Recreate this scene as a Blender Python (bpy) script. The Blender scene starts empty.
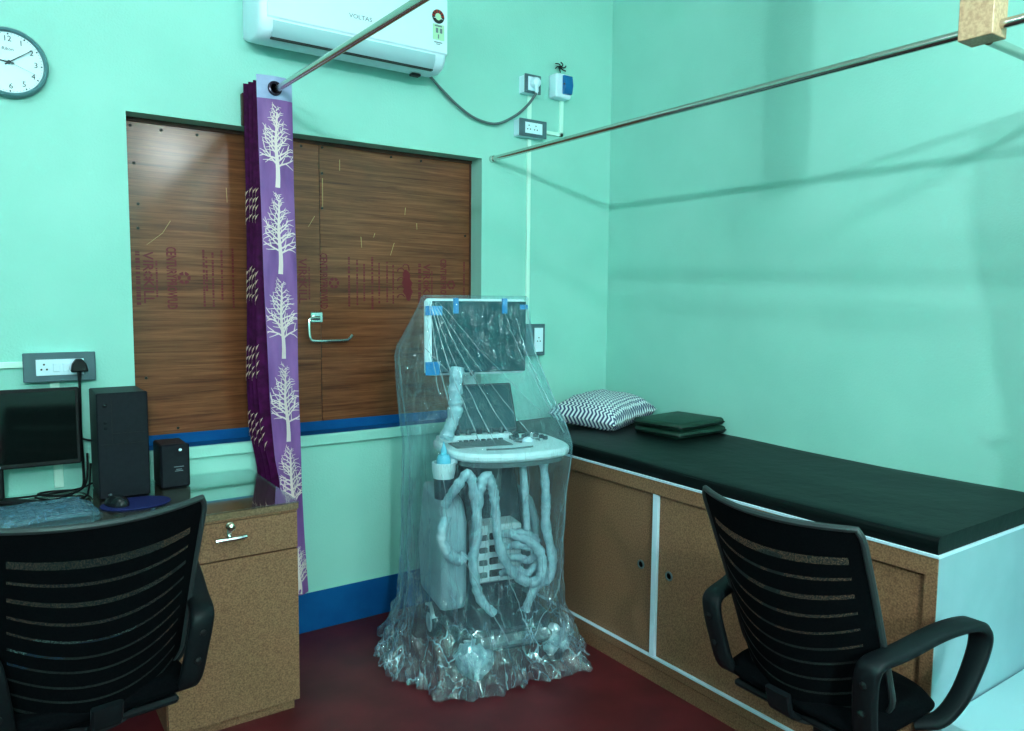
import bpy, math, random
from math import sin, cos, pi, radians
from mathutils import Vector, Matrix, noise
random.seed(7)
COL = bpy.context.scene.collection
YW, XR, ZC = 3.225, 2.89, 3.2
XL, YF = -0.75, -3.5

# ------------------------------------------------------------------ camera
yaw, pit, rol, F = 6.07034848e-01, 8.78093671e-02, 9.13486703e-03, 759.066
fw = Vector((sin(yaw)*cos(pit), cos(yaw)*cos(pit), -sin(pit)))
r0 = Vector((cos(yaw), -sin(yaw), 0)); u0 = r0.cross(fw)
r_ = cos(rol)*r0 + sin(rol)*u0; u_ = -sin(rol)*r0 + cos(rol)*u0
cd = bpy.data.cameras.new('camera'); cam = bpy.data.objects.new('camera', cd); COL.objects.link(cam)
cam.matrix_world = Matrix(((r_.x, u_.x, -fw.x, 0), (r_.y, u_.y, -fw.y, 0), (r_.z, u_.z, -fw.z, 1.5), (0, 0, 0, 1)))
cd.sensor_width = 36; cd.lens = F/1024*36; cd.clip_start = .02
bpy.context.scene.camera = cam

# ------------------------------------------------------------------ materials
def lin(c):
    return tuple((v/255/12.92 if v/255 <= .04045 else ((v/255+.055)/1.055)**2.4) for v in c)
def srgb(*c): return (*lin(c), 1)
def newmat(name):
    m = bpy.data.materials.new(name); m.use_nodes = True
    return m, m.node_tree.nodes, m.node_tree.links, m.node_tree.nodes['Principled BSDF']
def simple(name, col, rough=.5, metal=0, coat=0, spec=.5):
    m, n, l, b = newmat(name)
    b.inputs['Base Color'].default_value = col
    b.inputs['Roughness'].default_value = rough
    b.inputs['Metallic'].default_value = metal
    b.inputs['Coat Weight'].default_value = coat
    b.inputs['Specular IOR Level'].default_value = spec
    return m
def noisy(name, c1, c2, scale=10, rough=.5, bump=0, bscale=None, stretch=(1, 1, 1), detail=4, coat=0, lo=.35, hi=.65, metal=0, bdist=.002):
    m, n, l, b = newmat(name)
    tc = n.new('ShaderNodeTexCoord'); mp = n.new('ShaderNodeMapping'); mp.inputs['Scale'].default_value = stretch
    l.new(tc.outputs['Object'], mp.inputs['Vector'])
    t = n.new('ShaderNodeTexNoise'); t.inputs['Scale'].default_value = scale; t.inputs['Detail'].default_value = detail
    l.new(mp.outputs[0], t.inputs['Vector'])
    cr = n.new('ShaderNodeValToRGB'); cr.color_ramp.elements[0].position = lo; cr.color_ramp.elements[1].position = hi
    cr.color_ramp.elements[0].color = c1; cr.color_ramp.elements[1].color = c2
    l.new(t.outputs['Fac'], cr.inputs[0]); l.new(cr.outputs[0], b.inputs['Base Color'])
    b.inputs['Roughness'].default_value = rough; b.inputs['Coat Weight'].default_value = coat; b.inputs['Metallic'].default_value = metal
    if bump:
        t2 = n.new('ShaderNodeTexNoise'); t2.inputs['Scale'].default_value = bscale or scale; t2.inputs['Detail'].default_value = 6
        l.new(mp.outputs[0], t2.inputs['Vector'])
        bp = n.new('ShaderNodeBump'); bp.inputs['Strength'].default_value = bump; bp.inputs['Distance'].default_value = bdist
        l.new(t2.outputs['Fac'], bp.inputs['Height']); l.new(bp.outputs[0], b.inputs['Normal'])
    return m

M = {}
M['wall'] = noisy('mint_paint', (.35, .655, .59, 1), (.38, .685, .62, 1), 3, .62, .35, 130, bdist=.003)
M['blue_paint'] = noisy('blue_paint', srgb(0, 78, 136), srgb(6, 92, 150), 6, .75)
M['blue_paint'].node_tree.nodes['Principled BSDF'].inputs['Specular IOR Level'].default_value = .2
M['floor'] = noisy('red_oxide_floor', srgb(84, 24, 32), srgb(106, 35, 42), 5, .45, .08, 30, detail=8)
M['white_paint'] = simple('white_ceiling_paint', (.8, .86, .82, 1), .7)
M['laminate'] = noisy('cork_laminate', srgb(110, 74, 54), srgb(164, 122, 94), 190, .5, detail=3, lo=.3, hi=.7)
M['laminate_top'] = noisy('laminate_top', srgb(108, 88, 68), srgb(142, 118, 94), 150, .35, detail=3)
M['post_lam'] = noisy('post_laminate', srgb(180, 140, 112), srgb(205, 168, 136), 120, .45, detail=3)
M['brown_wood'] = noisy('brown_wood', srgb(70, 35, 25), srgb(96, 50, 34), 20, .5)
M['white'] = simple('white_plastic', (.74, .87, .98, 1), .38)
M['white_lam'] = simple('white_laminate', (.62, .74, .86, 1), .35)
M['pale_lam'] = noisy('pale_blue_laminate', (.30, .43, .49, 1), (.33, .46, .52, 1), 8, .45)
M['pale_lam'].node_tree.nodes['Principled BSDF'].inputs['Specular IOR Level'].default_value = 0.25
M['grey_plate'] = simple('grey_switch_plate', srgb(88, 110, 120), .35)
M['dark'] = simple('dark_hole', (.01, .01, .012, 1), .5)
M['black'] = simple('black_plastic', (.010, .011, .013, 1), .45, spec=.3)
M['black_gloss'] = simple('black_gloss', (.012, .014, .018, 1), .12)
M['case'] = noisy('black_case', (.010, .012, .018, 1), (.013, .016, .023, 1), 60, .45)
M['case'].node_tree.nodes['Principled BSDF'].inputs['Specular IOR Level'].default_value = .22
M['screen'] = simple('screen_glass', (.006, .01, .01, 1), .07, spec=.7)
M['chrome'] = simple('chrome', (.75, .78, .76, 1), .16, 1)
M['steel'] = simple('brushed_steel', (.62, .62, .58, 1), .24, 1)
M['brass'] = simple('aged_steel_knob', (.55, .52, .42, 1), .25, 1)
M['mattress'] = noisy('dark_green_rexine', srgb(7, 17, 18), srgb(10, 21, 22), 6, .42, .25, 14, coat=.0, bdist=.01)
M['mattress'].node_tree.nodes['Principled BSDF'].inputs['Specular IOR Level'].default_value = .2
M['cushion'] = noisy('green_rexine', srgb(20, 56, 46), srgb(26, 66, 54), 6, .5, .3, 25, bdist=.004)
M['mousepad'] = simple('blue_mousepad', srgb(22, 30, 92), .7)
M['arm'] = simple('armrest_plastic', (.007, .011, .014, 1), .5, spec=.25)
M['edge'] = simple('chair_edge_piping', (.035, .046, .05, 1), .5)
M['fabric'] = noisy('black_fabric', (.0015, .0025, .004, 1), (.004, .005, .0065, 1), 200, .9)
M['fabric'].node_tree.nodes['Principled BSDF'].inputs['Specular IOR Level'].default_value = .06
M['red_ink'] = simple('red_ink', srgb(112, 14, 30), .6)
M['nail'] = simple('nail_head', (.03, .025, .02, 1), .4, .6)
M['scratch'] = simple('pale_scratch', srgb(190, 150, 100), .6)
M['ink'] = simple('dark_ink', (.02, .03, .04, 1), .5)
M['grey_ink'] = simple('grey_ink', (.18, .22, .25, 1), .5)
M['clock_rim'] = simple('grey_clock_rim', srgb(90, 132, 140), .3)
M['clock_face'] = simple('clock_face', (.72, .84, .92, 1), .3)
M['tank_blue'] = simple('blue_breaker_cover', srgb(20, 110, 170), .2)
M['tape'] = simple('blue_tape', srgb(20, 130, 190), .35)
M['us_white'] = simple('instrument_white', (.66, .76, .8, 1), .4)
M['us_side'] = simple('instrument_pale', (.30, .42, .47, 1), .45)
M['us_grey'] = simple('instrument_grey', (.12, .16, .17, 1), .5)
M['us_dark'] = simple('instrument_dark', (.02, .045, .06, 1), .5)
M['us_screen'] = simple('instrument_screen', (.004, .055, .072, 1), .2)
M['wrap'] = noisy('foam_wrap', (.26, .40, .46, 1), (.44, .60, .66, 1), 25, .5, .8, 40, bdist=.01)
M['gel'] = simple('gel_blue', srgb(110, 190, 215), .25)
M['ac_flap'] = simple('shaded_white_plastic', (.40, .56, .62, 1), .4)  # casing's white darkened, so the flap's shading sits in its colour
M['pvc'] = simple('pvc_trunking', (.72, .92, .84, 1), .4)
M['star_red'] = simple('rating_red', srgb(170, 40, 30), .5)
M['star_dark'] = simple('rating_dark', srgb(45, 50, 50), .5)
M['label_green'] = simple('label_green', srgb(185, 220, 190), .5)
M['step'] = simple('pale_step', (.42, .60, .66, 1), .5)
M['curtain_dark'] = noisy('dark_plum_cloth', srgb(58, 4, 50), srgb(82, 10, 74), 30, .6, .2, 60)
M['curtain_dark'].node_tree.nodes['Principled BSDF'].inputs['Specular IOR Level'].default_value = 0.12
M['curtain_lilac'] = noisy('lilac_cloth', srgb(116, 70, 134), srgb(150, 98, 162), 14, .6, .1, 80, stretch=(1, 1, .25))
M['curtain_head'] = noisy('pale_header_cloth', srgb(150, 158, 196), srgb(170, 178, 210), 14, .6)
M['tree_print'] = simple('cream_tree_print', srgb(228, 202, 202), .6)
M['leaf_print'] = simple('gold_leaf_print', srgb(214, 178, 162), .5)
M['grommet'] = simple('bronze_grommet', (.05, .035, .06, 1), .25, .6)

# wood-grain plywood
m, n, l, b = newmat('plywood_grain')
tc = n.new('ShaderNodeTexCoord'); mp = n.new('ShaderNodeMapping'); mp.inputs['Scale'].default_value = (.7, 1, 18)
l.new(tc.outputs['Object'], mp.inputs['Vector'])
t1 = n.new('ShaderNodeTexNoise'); t1.inputs['Scale'].default_value = 3.0; t1.inputs['Detail'].default_value = 9; t1.inputs['Roughness'].default_value = .7; t1.inputs['Distortion'].default_value = .5
l.new(mp.outputs[0], t1.inputs['Vector'])
mp2 = n.new('ShaderNodeMapping'); mp2.inputs['Scale'].default_value = (2, 1, 130); l.new(tc.outputs['Object'], mp2.inputs['Vector'])
t2 = n.new('ShaderNodeTexNoise'); t2.inputs['Scale'].default_value = 2; t2.inputs['Detail'].default_value = 3; l.new(mp2.outputs[0], t2.inputs['Vector'])
mx = n.new('ShaderNodeMath'); mx.operation = 'MULTIPLY_ADD'; mx.inputs[1].default_value = .35; l.new(t2.outputs['Fac'], mx.inputs[0])
l.new(t1.outputs['Fac'], mx.inputs[2])
cr = n.new('ShaderNodeValToRGB'); e = cr.color_ramp.elements
e[0].position = .5; e[0].color = srgb(88, 44, 26); e[1].position = .84; e[1].color = srgb(148, 90, 60)
k = e.new(.64); k.color = srgb(118, 64, 39)
l.new(mx.outputs[0], cr.inputs[0]); l.new(cr.outputs[0], b.inputs['Base Color'])
b.inputs['Roughness'].default_value = .3; b.inputs['Coat Weight'].default_value = .5; b.inputs['Coat Roughness'].default_value = .2; b.inputs['Specular IOR Level'].default_value = .3
M['ply'] = m

# chevron cloth for the pillow (generated coordinates)
m, n, l, b = newmat('chevron_cloth')
tc = n.new('ShaderNodeTexCoord'); sp = n.new('ShaderNodeSeparateXYZ'); l.new(tc.outputs['UV'], sp.inputs[0])
def mth(op, a=None, bb=None, c=None):
    x = n.new('ShaderNodeMath'); x.operation = op
    for i, v in enumerate((a, bb, c)):
        if v is None: continue
        if isinstance(v, (int, float)): x.inputs[i].default_value = v
        else: l.new(v, x.inputs[i])
    return x.outputs[0]
zz = mth('PINGPONG', mth('MULTIPLY', sp.outputs[0], 21.0), .5)
ph = mth('FRACT', mth('ADD', mth('MULTIPLY', sp.outputs[1], 17.0), mth('MULTIPLY', zz, 1.3)))
st = mth('GREATER_THAN', ph, .52)
mc = n.new('ShaderNodeMix'); mc.data_type = 'RGBA'; l.new(st, mc.inputs['Factor'])
mc.inputs['A'].default_value = (.80, .84, .88, 1); mc.inputs['B'].default_value = srgb(72, 78, 118)
l.new(mc.outputs['Result'], b.inputs['Base Color']); b.inputs['Roughness'].default_value = .8
M['chevron'] = m

# glass sheet on the desk
def film(name, tint, base, edge, gl_rough, diff=(.8, .9, .95, 1), diffw=.3, bump=0, bscale=(6, 6, 2), streak=0, vscale=5, lowfac=0, dist=1.6):
    m, n, l, b = newmat(name); n.remove(b)
    out = n['Material Output']
    tr = n.new('ShaderNodeBsdfTransparent'); tr.inputs[0].default_value = tint
    gl = n.new('ShaderNodeBsdfGlossy'); gl.inputs['Roughness'].default_value = gl_rough; gl.inputs[0].default_value = (.9, .97, 1, 1)
    df = n.new('ShaderNodeBsdfDiffuse'); df.inputs[0].default_value = diff
    tl = n.new('ShaderNodeBsdfTranslucent'); tl.inputs[0].default_value = diff
    a0 = n.new('ShaderNodeMixShader'); a0.inputs[0].default_value = .5; l.new(df.outputs[0], a0.inputs[1]); l.new(tl.outputs[0], a0.inputs[2])
    a1 = n.new('ShaderNodeMixShader'); a1.inputs[0].default_value = diffw; l.new(gl.outputs[0], a1.inputs[1]); l.new(a0.outputs[0], a1.inputs[2])
    lw = n.new('ShaderNodeLayerWeight'); lw.inputs[0].default_value = .35
    rg = n.new('ShaderNodeMapRange'); rg.inputs['To Min'].default_value = base; rg.inputs['To Max'].default_value = edge
    l.new(lw.outputs['Facing'], rg.inputs['Value'])
    fac = rg.outputs[0]
    if bump:
        tc = n.new('ShaderNodeTexCoord'); mp = n.new('ShaderNodeMapping'); mp.inputs['Scale'].default_value = bscale
        l.new(tc.outputs['Object'], mp.inputs['Vector'])
        t = n.new('ShaderNodeTexNoise'); t.inputs['Scale'].default_value = 2.2; t.inputs['Detail'].default_value = 5; t.inputs['Distortion'].default_value = dist
        l.new(mp.outputs[0], t.inputs['Vector'])
        def ma(op, a, b_=None, c_=None, clamp=False):
            x = n.new('ShaderNodeMath'); x.operation = op; x.use_clamp = clamp
            for i, v in enumerate((a, b_, c_)):
                if v is None: continue
                if isinstance(v, (int, float)): x.inputs[i].default_value = v
                else: l.new(v, x.inputs[i])
            return x.outputs[0]
        ab = ma('ABSOLUTE', ma('SUBTRACT', t.outputs['Fac'], .5))
        vo = n.new('ShaderNodeTexVoronoi'); vo.feature = 'DISTANCE_TO_EDGE'; vo.inputs['Scale'].default_value = vscale
        wp = n.new('ShaderNodeVectorMath'); wp.operation = 'MULTIPLY_ADD'; l.new(t.outputs['Color'], wp.inputs[0]); wp.inputs[1].default_value = (.12, .12, .12); l.new(tc.outputs['Object'], wp.inputs[2])
        l.new(wp.outputs[0], vo.inputs['Vector'])
        t3 = n.new('ShaderNodeTexNoise'); t3.inputs['Scale'].default_value = 5; t3.inputs['Detail'].default_value = 2; l.new(tc.outputs['Object'], t3.inputs['Vector'])
        sz = n.new('ShaderNodeSeparateXYZ'); l.new(tc.outputs['Object'], sz.inputs[0])
        gm = n.new('ShaderNodeMapRange'); gm.inputs['From Min'].default_value = .55; gm.inputs['From Max'].default_value = .1; gm.inputs['To Min'].default_value = .25; gm.inputs['To Max'].default_value = 1.6; l.new(sz.outputs[2], gm.inputs['Value'])
        gate = ma('MULTIPLY', ma('MULTIPLY', ma('SUBTRACT', t3.outputs['Fac'], .42, clamp=True), 4, clamp=True), gm.outputs[0])
        s1 = n.new('ShaderNodeSeparateXYZ'); l.new(tc.outputs['Object'], s1.inputs[0])
        g1 = n.new('ShaderNodeMapRange'); g1.inputs['From Min'].default_value = 1.0; g1.inputs['From Max'].default_value = .6; g1.inputs['To Min'].default_value = .22; g1.inputs['To Max'].default_value = 1; l.new(s1.outputs[2], g1.inputs['Value'])
        c1 = ma('MULTIPLY', ma('MULTIPLY', ma('SUBTRACT', 1, ma('MULTIPLY', ab, 60), clamp=True), streak), g1.outputs[0])  # thin whitened lines along the wrinkles, painted highlights of the folds
        c2 = ma('MULTIPLY', ma('MULTIPLY', ma('SUBTRACT', 1, ma('MULTIPLY', vo.outputs['Distance'], 22), clamp=True), gate), streak*1.3)
        hgt = ma('ADD', ma('MULTIPLY', ab, 1.5), ma('MINIMUM', vo.outputs['Distance'], .18))
        bp = n.new('ShaderNodeBump'); bp.inputs['Strength'].default_value = bump; bp.inputs['Distance'].default_value = .03; l.new(hgt, bp.inputs['Height'])
        for q in (gl, df, tl): l.new(bp.outputs[0], q.inputs['Normal'])
        se = n.new('ShaderNodeSeparateXYZ'); l.new(tc.outputs['Object'], se.inputs[0])
        lo_ = n.new('ShaderNodeMapRange'); lo_.inputs['From Min'].default_value = .85; lo_.inputs['From Max'].default_value = .1; lo_.inputs['To Min'].default_value = 0; lo_.inputs['To Max'].default_value = lowfac; l.new(se.outputs[2], lo_.inputs['Value'])
        fac = ma('ADD', ma('ADD', rg.outputs[0], ma('ADD', c1, c2)), lo_.outputs[0], clamp=True)
    mix = n.new('ShaderNodeMixShader'); l.new(fac, mix.inputs[0]); l.new(tr.outputs[0], mix.inputs[1]); l.new(a1.outputs[0], mix.inputs[2])
    l.new(mix.outputs[0], out.inputs['Surface'])
    return m
M['glass'] = film('desk_glass', (.93, .98, .95, 1), .07, .75, .03, diffw=.0)
M['film'] = film('plastic_film', (.93, .985, 1, 1), .075, .40, .10, diff=(.58, .82, .98, 1), diffw=.58, bump=.8, bscale=(8, 8, .75), streak=.34, vscale=9, lowfac=.15, dist=.5)
M['crease'] = film('film_crease_glint', (.95, 1, 1, 1), .38, .7, .12, diff=(.75, .93, 1, 1), diffw=.7)  # whiter film for the fold ridges, painting in their bright highlights
M['sleeve'] = film('clear_sleeve', (.75, .9, 1, 1), .25, .6, .2, diff=(.3, .55, .75, 1), diffw=.7, bump=.8, bscale=(14, 14, 14), streak=.25)
# mesh slit of the chair backs
m, n, l, b = newmat('open_mesh_weave')
out = n['Material Output']; b.inputs['Base Color'].default_value = (.025, .03, .03, 1); b.inputs['Roughness'].default_value = .7; b.inputs['Specular IOR Level'].default_value = .2
tc = n.new('ShaderNodeTexCoord'); ck = n.new('ShaderNodeTexVoronoi'); ck.inputs['Scale'].default_value = 420; l.new(tc.outputs['Object'], ck.inputs['Vector'])
gt = n.new('ShaderNodeMath'); gt.operation = 'LESS_THAN'; gt.inputs[1].default_value = .38; l.new(ck.outputs['Distance'], gt.inputs[0])
tr = n.new('ShaderNodeBsdfTransparent'); mix = n.new('ShaderNodeMixShader')
l.new(gt.outputs[0], mix.inputs[0]); l.new(b.outputs[0], mix.inputs[1]); l.new(tr.outputs[0], mix.inputs[2]); l.new(mix.outputs[0], out.inputs['Surface'])
M['weave'] = m

# ------------------------------------------------------------------ mesh builder
class MB:
    def __init__(s): s.v = []; s.f = []; s.m = []; s.uv = None
    def add(s, vs, fs, mi=0):
        o = len(s.v); s.v += [Vector(p) for p in vs]
        for f in fs: s.f.append([o+i for i in f]); s.m.append(mi)
        return s
    def box(s, x0, x1, y0, y1, z0, z1, mi=0, rot=None, bev=0):
        if bev:
            b = min(bev, (x1-x0)/2.01, (y1-y0)/2.01, (z1-z0)/2.01)
            pts = [];  idx = {}
            fs = []
            X = (x0, x1); Y = (y0, y1); Z = (z0, z1)
            for i in (0, 1):
                for j in (0, 1):
                    for k in (0, 1):
                        sx = 1-2*i; sy = 1-2*j; sz = 1-2*k
                        idx[i, j, k, 0] = len(pts); pts.append((X[i], Y[j]+sy*b, Z[k]+sz*b))
                        idx[i, j, k, 1] = len(pts); pts.append((X[i]+sx*b, Y[j], Z[k]+sz*b))
                        idx[i, j, k, 2] = len(pts); pts.append((X[i]+sx*b, Y[j]+sy*b, Z[k]))
                        fs.append([idx[i, j, k, q] for q in ((0, 1, 2) if (i+j+k) % 2 == 0 else (2, 1, 0))])
            for a in range(3):
                for c in (0, 1):
                    q = []
                    for (p, w) in ((0, 0), (1, 0), (1, 1), (0, 1)):
                        ii = [0, 0, 0]; ii[a] = c; ii[(a+1) % 3] = p; ii[(a+2) % 3] = w
                        q.append(idx[(*ii, a)])
                    fs.append(q if c else q[::-1])
            for a in range(3):
                b1, b2 = (a+1) % 3, (a+2) % 3
                for p in (0, 1):
                    for w in (0, 1):
                        i0 = [0, 0, 0]; i1 = [0, 0, 0]; i1[a] = 1
                        i0[b1] = i1[b1] = p; i0[b2] = i1[b2] = w
                        q = [idx[(*i0, b1)], idx[(*i1, b1)], idx[(*i1, b2)], idx[(*i0, b2)]]
                        fs.append(q if p == w else q[::-1])
            if rot is not None: pts = [rot @ Vector(p) for p in pts]
            return s.add(pts, fs, mi)
        v = [(x, y, z) for x in (x0, x1) for y in (y0, y1) for z in (z0, z1)]
        if rot is not None: v = [rot @ Vector(p) for p in v]
        return s.add(v, [(0, 1, 3, 2), (4, 6, 7, 5), (0, 4, 5, 1), (2, 3, 7, 6), (0, 2, 6, 4), (1, 5, 7, 3)], mi)
    def tube(s, path, r, seg=10, mi=0, caps=True, closed=False, flat=1.0, up=None):
        P = [Vector(p) for p in path]; N = len(P); rr = r if isinstance(r, (list, tuple)) else [r]*N
        rings = []; prev = None
        for i, p in enumerate(P):
            if closed: t = P[(i+1) % N]-P[i-1]
            else: t = P[min(i+1, N-1)]-P[max(i-1, 0)]
            t.normalize()
            if up is not None: nn = Vector(up)-t*t.dot(Vector(up))
            elif prev is None: nn = t.orthogonal()
            else: nn = prev-t*prev.dot(t)
            nn.normalize(); prev = nn; bn = t.cross(nn)
            rings.append([p+rr[i]*(cos(2*pi*k/seg)*nn*flat+sin(2*pi*k/seg)*bn) for k in range(seg)])
        o = []; vs = [q for R in rings for q in R]
        L = N if closed else N-1
        fs = [(i*seg+k, i*seg+(k+1) % seg, ((i+1) % N)*seg+(k+1) % seg, ((i+1) % N)*seg+k) for i in range(L) for k in range(seg)]
        if caps and not closed: fs += [tuple(range(seg))[::-1], tuple((N-1)*seg+k for k in range(seg))]
        return s.add(vs, fs, mi)
    def ribbon(s, path, w, t, side, mi=0):
        """rectangular-section bar (rounded to 8 sides) along path; side(i)->unit vector of the width"""
        P = [Vector(p) for p in path]; N = len(P); vs = []
        for i, p in enumerate(P):
            tg = (P[min(i+1, N-1)]-P[max(i-1, 0)]).normalized()
            sd = Vector(side) - tg*tg.dot(Vector(side)); sd.normalize(); up = tg.cross(sd)
            wi = w[i] if isinstance(w, (list, tuple)) else w
            ti = t[i] if isinstance(t, (list, tuple)) else t
            c = .3*ti
            for a, b_ in ((-wi/2+c, -ti/2), (wi/2-c, -ti/2), (wi/2, -ti/2+c), (wi/2, ti/2-c), (wi/2-c, ti/2), (-wi/2+c, ti/2), (-wi/2, ti/2-c), (-wi/2, -ti/2+c)):
                vs.append(p+a*sd+b_*up)
        fs = [(i*8+k, i*8+(k+1) % 8, (i+1)*8+(k+1) % 8, (i+1)*8+k) for i in range(N-1) for k in range(8)]
        fs += [tuple(range(8))[::-1], tuple((N-1)*8+k for k in range(8))]
        return s.add(vs, fs, mi)
    def lathe(s, prof, c=(0, 0, 0), seg=24, mi=0, axis='z'):
        vs = []
        for r, h in prof:
            for k in range(seg):
                a = 2*pi*k/seg; x, y = r*cos(a), r*sin(a)
                q = {'z': (x, y, h), 'y': (x, h, y), 'x': (h, x, y)}[axis]
                vs.append(Vector(q)+Vector(c))
        n_ = len(prof)
        fs = [(i*seg+k, i*seg+(k+1) % seg, (i+1)*seg+(k+1) % seg, (i+1)*seg+k) for i in range(n_-1) for k in range(seg)]
        if prof[0][0] > 1e-6: fs.append(tuple(range(seg))[::-1])
        if prof[-1][0] > 1e-6: fs.append(tuple((n_-1)*seg+k for k in range(seg)))
        return s.add(vs, fs, mi)
    def prism(s, poly, a0, a1, axis='x', mi=0):
        """extrude polygon along axis; poly coords are the other two axes in order"""
        def P(a, p): return {'x': (a, p[0], p[1]), 'y': (p[0], a, p[1]), 'z': (p[0], p[1], a)}[axis]
        N = len(poly); vs = [P(a0, p) for p in poly]+[P(a1, p) for p in poly]
        fs = [(i, (i+1) % N, N+(i+1) % N, N+i) for i in range(N)]+[tuple(range(N))[::-1], tuple(range(N, 2*N))]
        return s.add(vs, fs, mi)
    def grid(s, fn, nu, nv, mi=0, mfn=None):
        vs = [fn(i/nu, j/nv) for j in range(nv+1) for i in range(nu+1)]
        o = len(s.v); s.v += [Vector(p) for p in vs]
        for j in range(nv):
            for i in range(nu):
                a = o+j*(nu+1)+i; s.f.append([a, a+1, a+nu+2, a+nu+1]); s.m.append(mfn(i, j) if mfn else mi)
        return s
    def text(s, txt, size, mat, mi=0, align='CENTER', sx=1.0, off=.0):
        c = bpy.data.curves.new('t', 'FONT'); c.body = txt; c.size = size; c.align_x = align; c.align_y = 'CENTER'; c.offset = off; c.resolution_u = 2
        o = bpy.data.objects.new('t', c); COL.objects.link(o)
        me = o.evaluated_get(bpy.context.evaluated_depsgraph_get()).to_mesh()
        S = Matrix.Diagonal((sx, 1, 1, 1))
        s.add([mat @ (S @ v.co) for v in me.vertices], [tuple(p.vertices) for p in me.polygons], mi)
        o.to_mesh_clear(); bpy.data.objects.remove(o); bpy.data.curves.remove(c)
        return s
    def build(s, name, mats, parent=None, loc=None, sub=0, sharp=35, bevel=0, solid=0, weld=False, uv=None):
        me = bpy.data.meshes.new(name)
        org = Vector(loc) if loc else Vector((0, 0, 0))
        if parent is not None:
            vs = list(s.v) if not parent.get('_w') else [v-Vector(parent['_w']) for v in s.v]
        else: vs = [v-org for v in s.v]
        me.from_pydata([tuple(v) for v in vs], [], s.f)
        if not isinstance(mats, (list, tuple)): mats = [mats]
        for x in mats: me.materials.append(M[x])
        me.polygons.foreach_set('material_index', s.m)
        if uv:
            ul = me.uv_layers.new(name='UVMap')
            for lp in me.loops: ul.data[lp.index].uv = uv[lp.vertex_index]
        me.validate(); me.update()
        import bmesh
        bm = bmesh.new(); bm.from_mesh(me)
        if weld: bmesh.ops.remove_doubles(bm, verts=bm.verts, dist=1e-5)
        if not uv and len(bm.faces) < 60000 and name not in NOFLIP: bmesh.ops.recalc_face_normals(bm, faces=bm.faces)
        bm.to_mesh(me); bm.free()
        me.polygons.foreach_set('use_smooth', [True]*len(me.polygons)); me.set_sharp_from_angle(angle=radians(sharp))
        o = bpy.data.objects.new(name, me); COL.objects.link(o)
        if parent is not None:
            o.parent = parent
            if parent.get('_w'): o['_w'] = parent['_w']
        else: o.location = org
        if bevel:
            q = o.modifiers.new('bevel', 'BEVEL'); q.width = bevel; q.segments = 2; q.limit_method = 'ANGLE'; q.angle_limit = radians(40)
        if solid:
            q = o.modifiers.new('solid', 'SOLIDIFY'); q.thickness = solid; q.offset = 0
        if sub:
            q = o.modifiers.new('sub', 'SUBSURF'); q.levels = sub; q.render_levels = sub
        return o
NOFLIP = {'lettering'}
def thing(name, label, cat, loc=(0, 0, 0), rotz=0, group=None, world=True):
    """Empty at the base; world=True: the parts are written in world coordinates"""
    o = bpy.data.objects.new(name, None); COL.objects.link(o); o.location = loc; o.rotation_euler = (0, 0, rotz)
    o.empty_display_size = .1
    o['label'] = label; o['category'] = cat
    if group: o['group'] = group
    if world: o['_w'] = list(loc)
    return o
def tag(o, label, cat, group=None, kind=None):
    o['label'] = label; o['category'] = cat
    if group: o['group'] = group
    if kind: o['kind'] = kind
    return o
def struct(name, mb, mats, loc=(0, 0, 0), **k):
    o = mb.build(name, mats, loc=loc, **k); o['kind'] = 'structure'; return o
def spline(pts, n=8):
    P = [Vector(p) for p in pts]; out = []
    for i in range(len(P)-1):
        a = P[max(i-1, 0)]; b = P[i]; c = P[i+1]; d = P[min(i+2, len(P)-1)]
        for k in range(n):
            t = k/n
            out.append(.5*((2*b)+(c-a)*t+(2*a-5*b+4*c-d)*t*t+(3*b-a-3*c+d)*t*t*t))
    out.append(P[-1]); return out

# ------------------------------------------------------------------ room shell
WX0, WX1, WZ0, WZ1, DEP = .467, 2.048, .885, 2.188, .105
T = .15
b = MB(); b.box(XL-T, XR+T, YF-T, YW+T, -.1, 0); struct('floor', b, 'floor')
b = MB(); b.box(XL-T, XR+T, YF-T, YW+T, ZC, ZC+.1); struct('ceiling', b, 'white_paint')
b = MB()
b.box(XL-T, WX0, YW, YW+T, 0, ZC).box(WX1, XR+T, YW, YW+T, 0, ZC).box(WX0, WX1, YW, YW+T, 0, WZ0).box(WX0, WX1, YW, YW+T, WZ1, ZC)
struct('wall_back', b, 'wall')
b = MB(); b.box(XR, XR+T, YF-T, YW, 0, ZC); struct('wall_right', b, 'wall')
b = MB(); b.box(XL-T, XL, YF-T, YW, 0, ZC); struct('wall_left', b, 'wall')
b = MB(); b.box(XL, XR, YF-T, YF, 0, ZC); struct('wall_front', b, 'wall')
b = MB(); b.box(XL, XR, YW-.004, YW, 0, .178); struct('baseboard_back', b, 'blue_paint')
b = MB(); b.box(XR-.004, XR, YF, YW-.004, 0, .178); struct('baseboard_right', b, 'blue_paint')
b = MB(); b.box(XL, XL+.004, YF, YW-.004, 0, .178); struct('baseboard_left', b, 'blue_paint')
# sill: blue top, mint nosing
b = MB(); b.box(WX0-.0, WX1, YW-.0, YW+DEP-.003, .885, .892, bev=.001); b.box(WX0, WX1, YW+DEP-.003, YW+DEP+.01, .885, .934); struct('trim_1', b, 'blue_paint')
b = MB(); b.box(WX0-.05, WX1+.05, YW-.022, YW+.002, .845, .893, bev=.004); struct('trim_2', b, 'wall')
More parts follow.
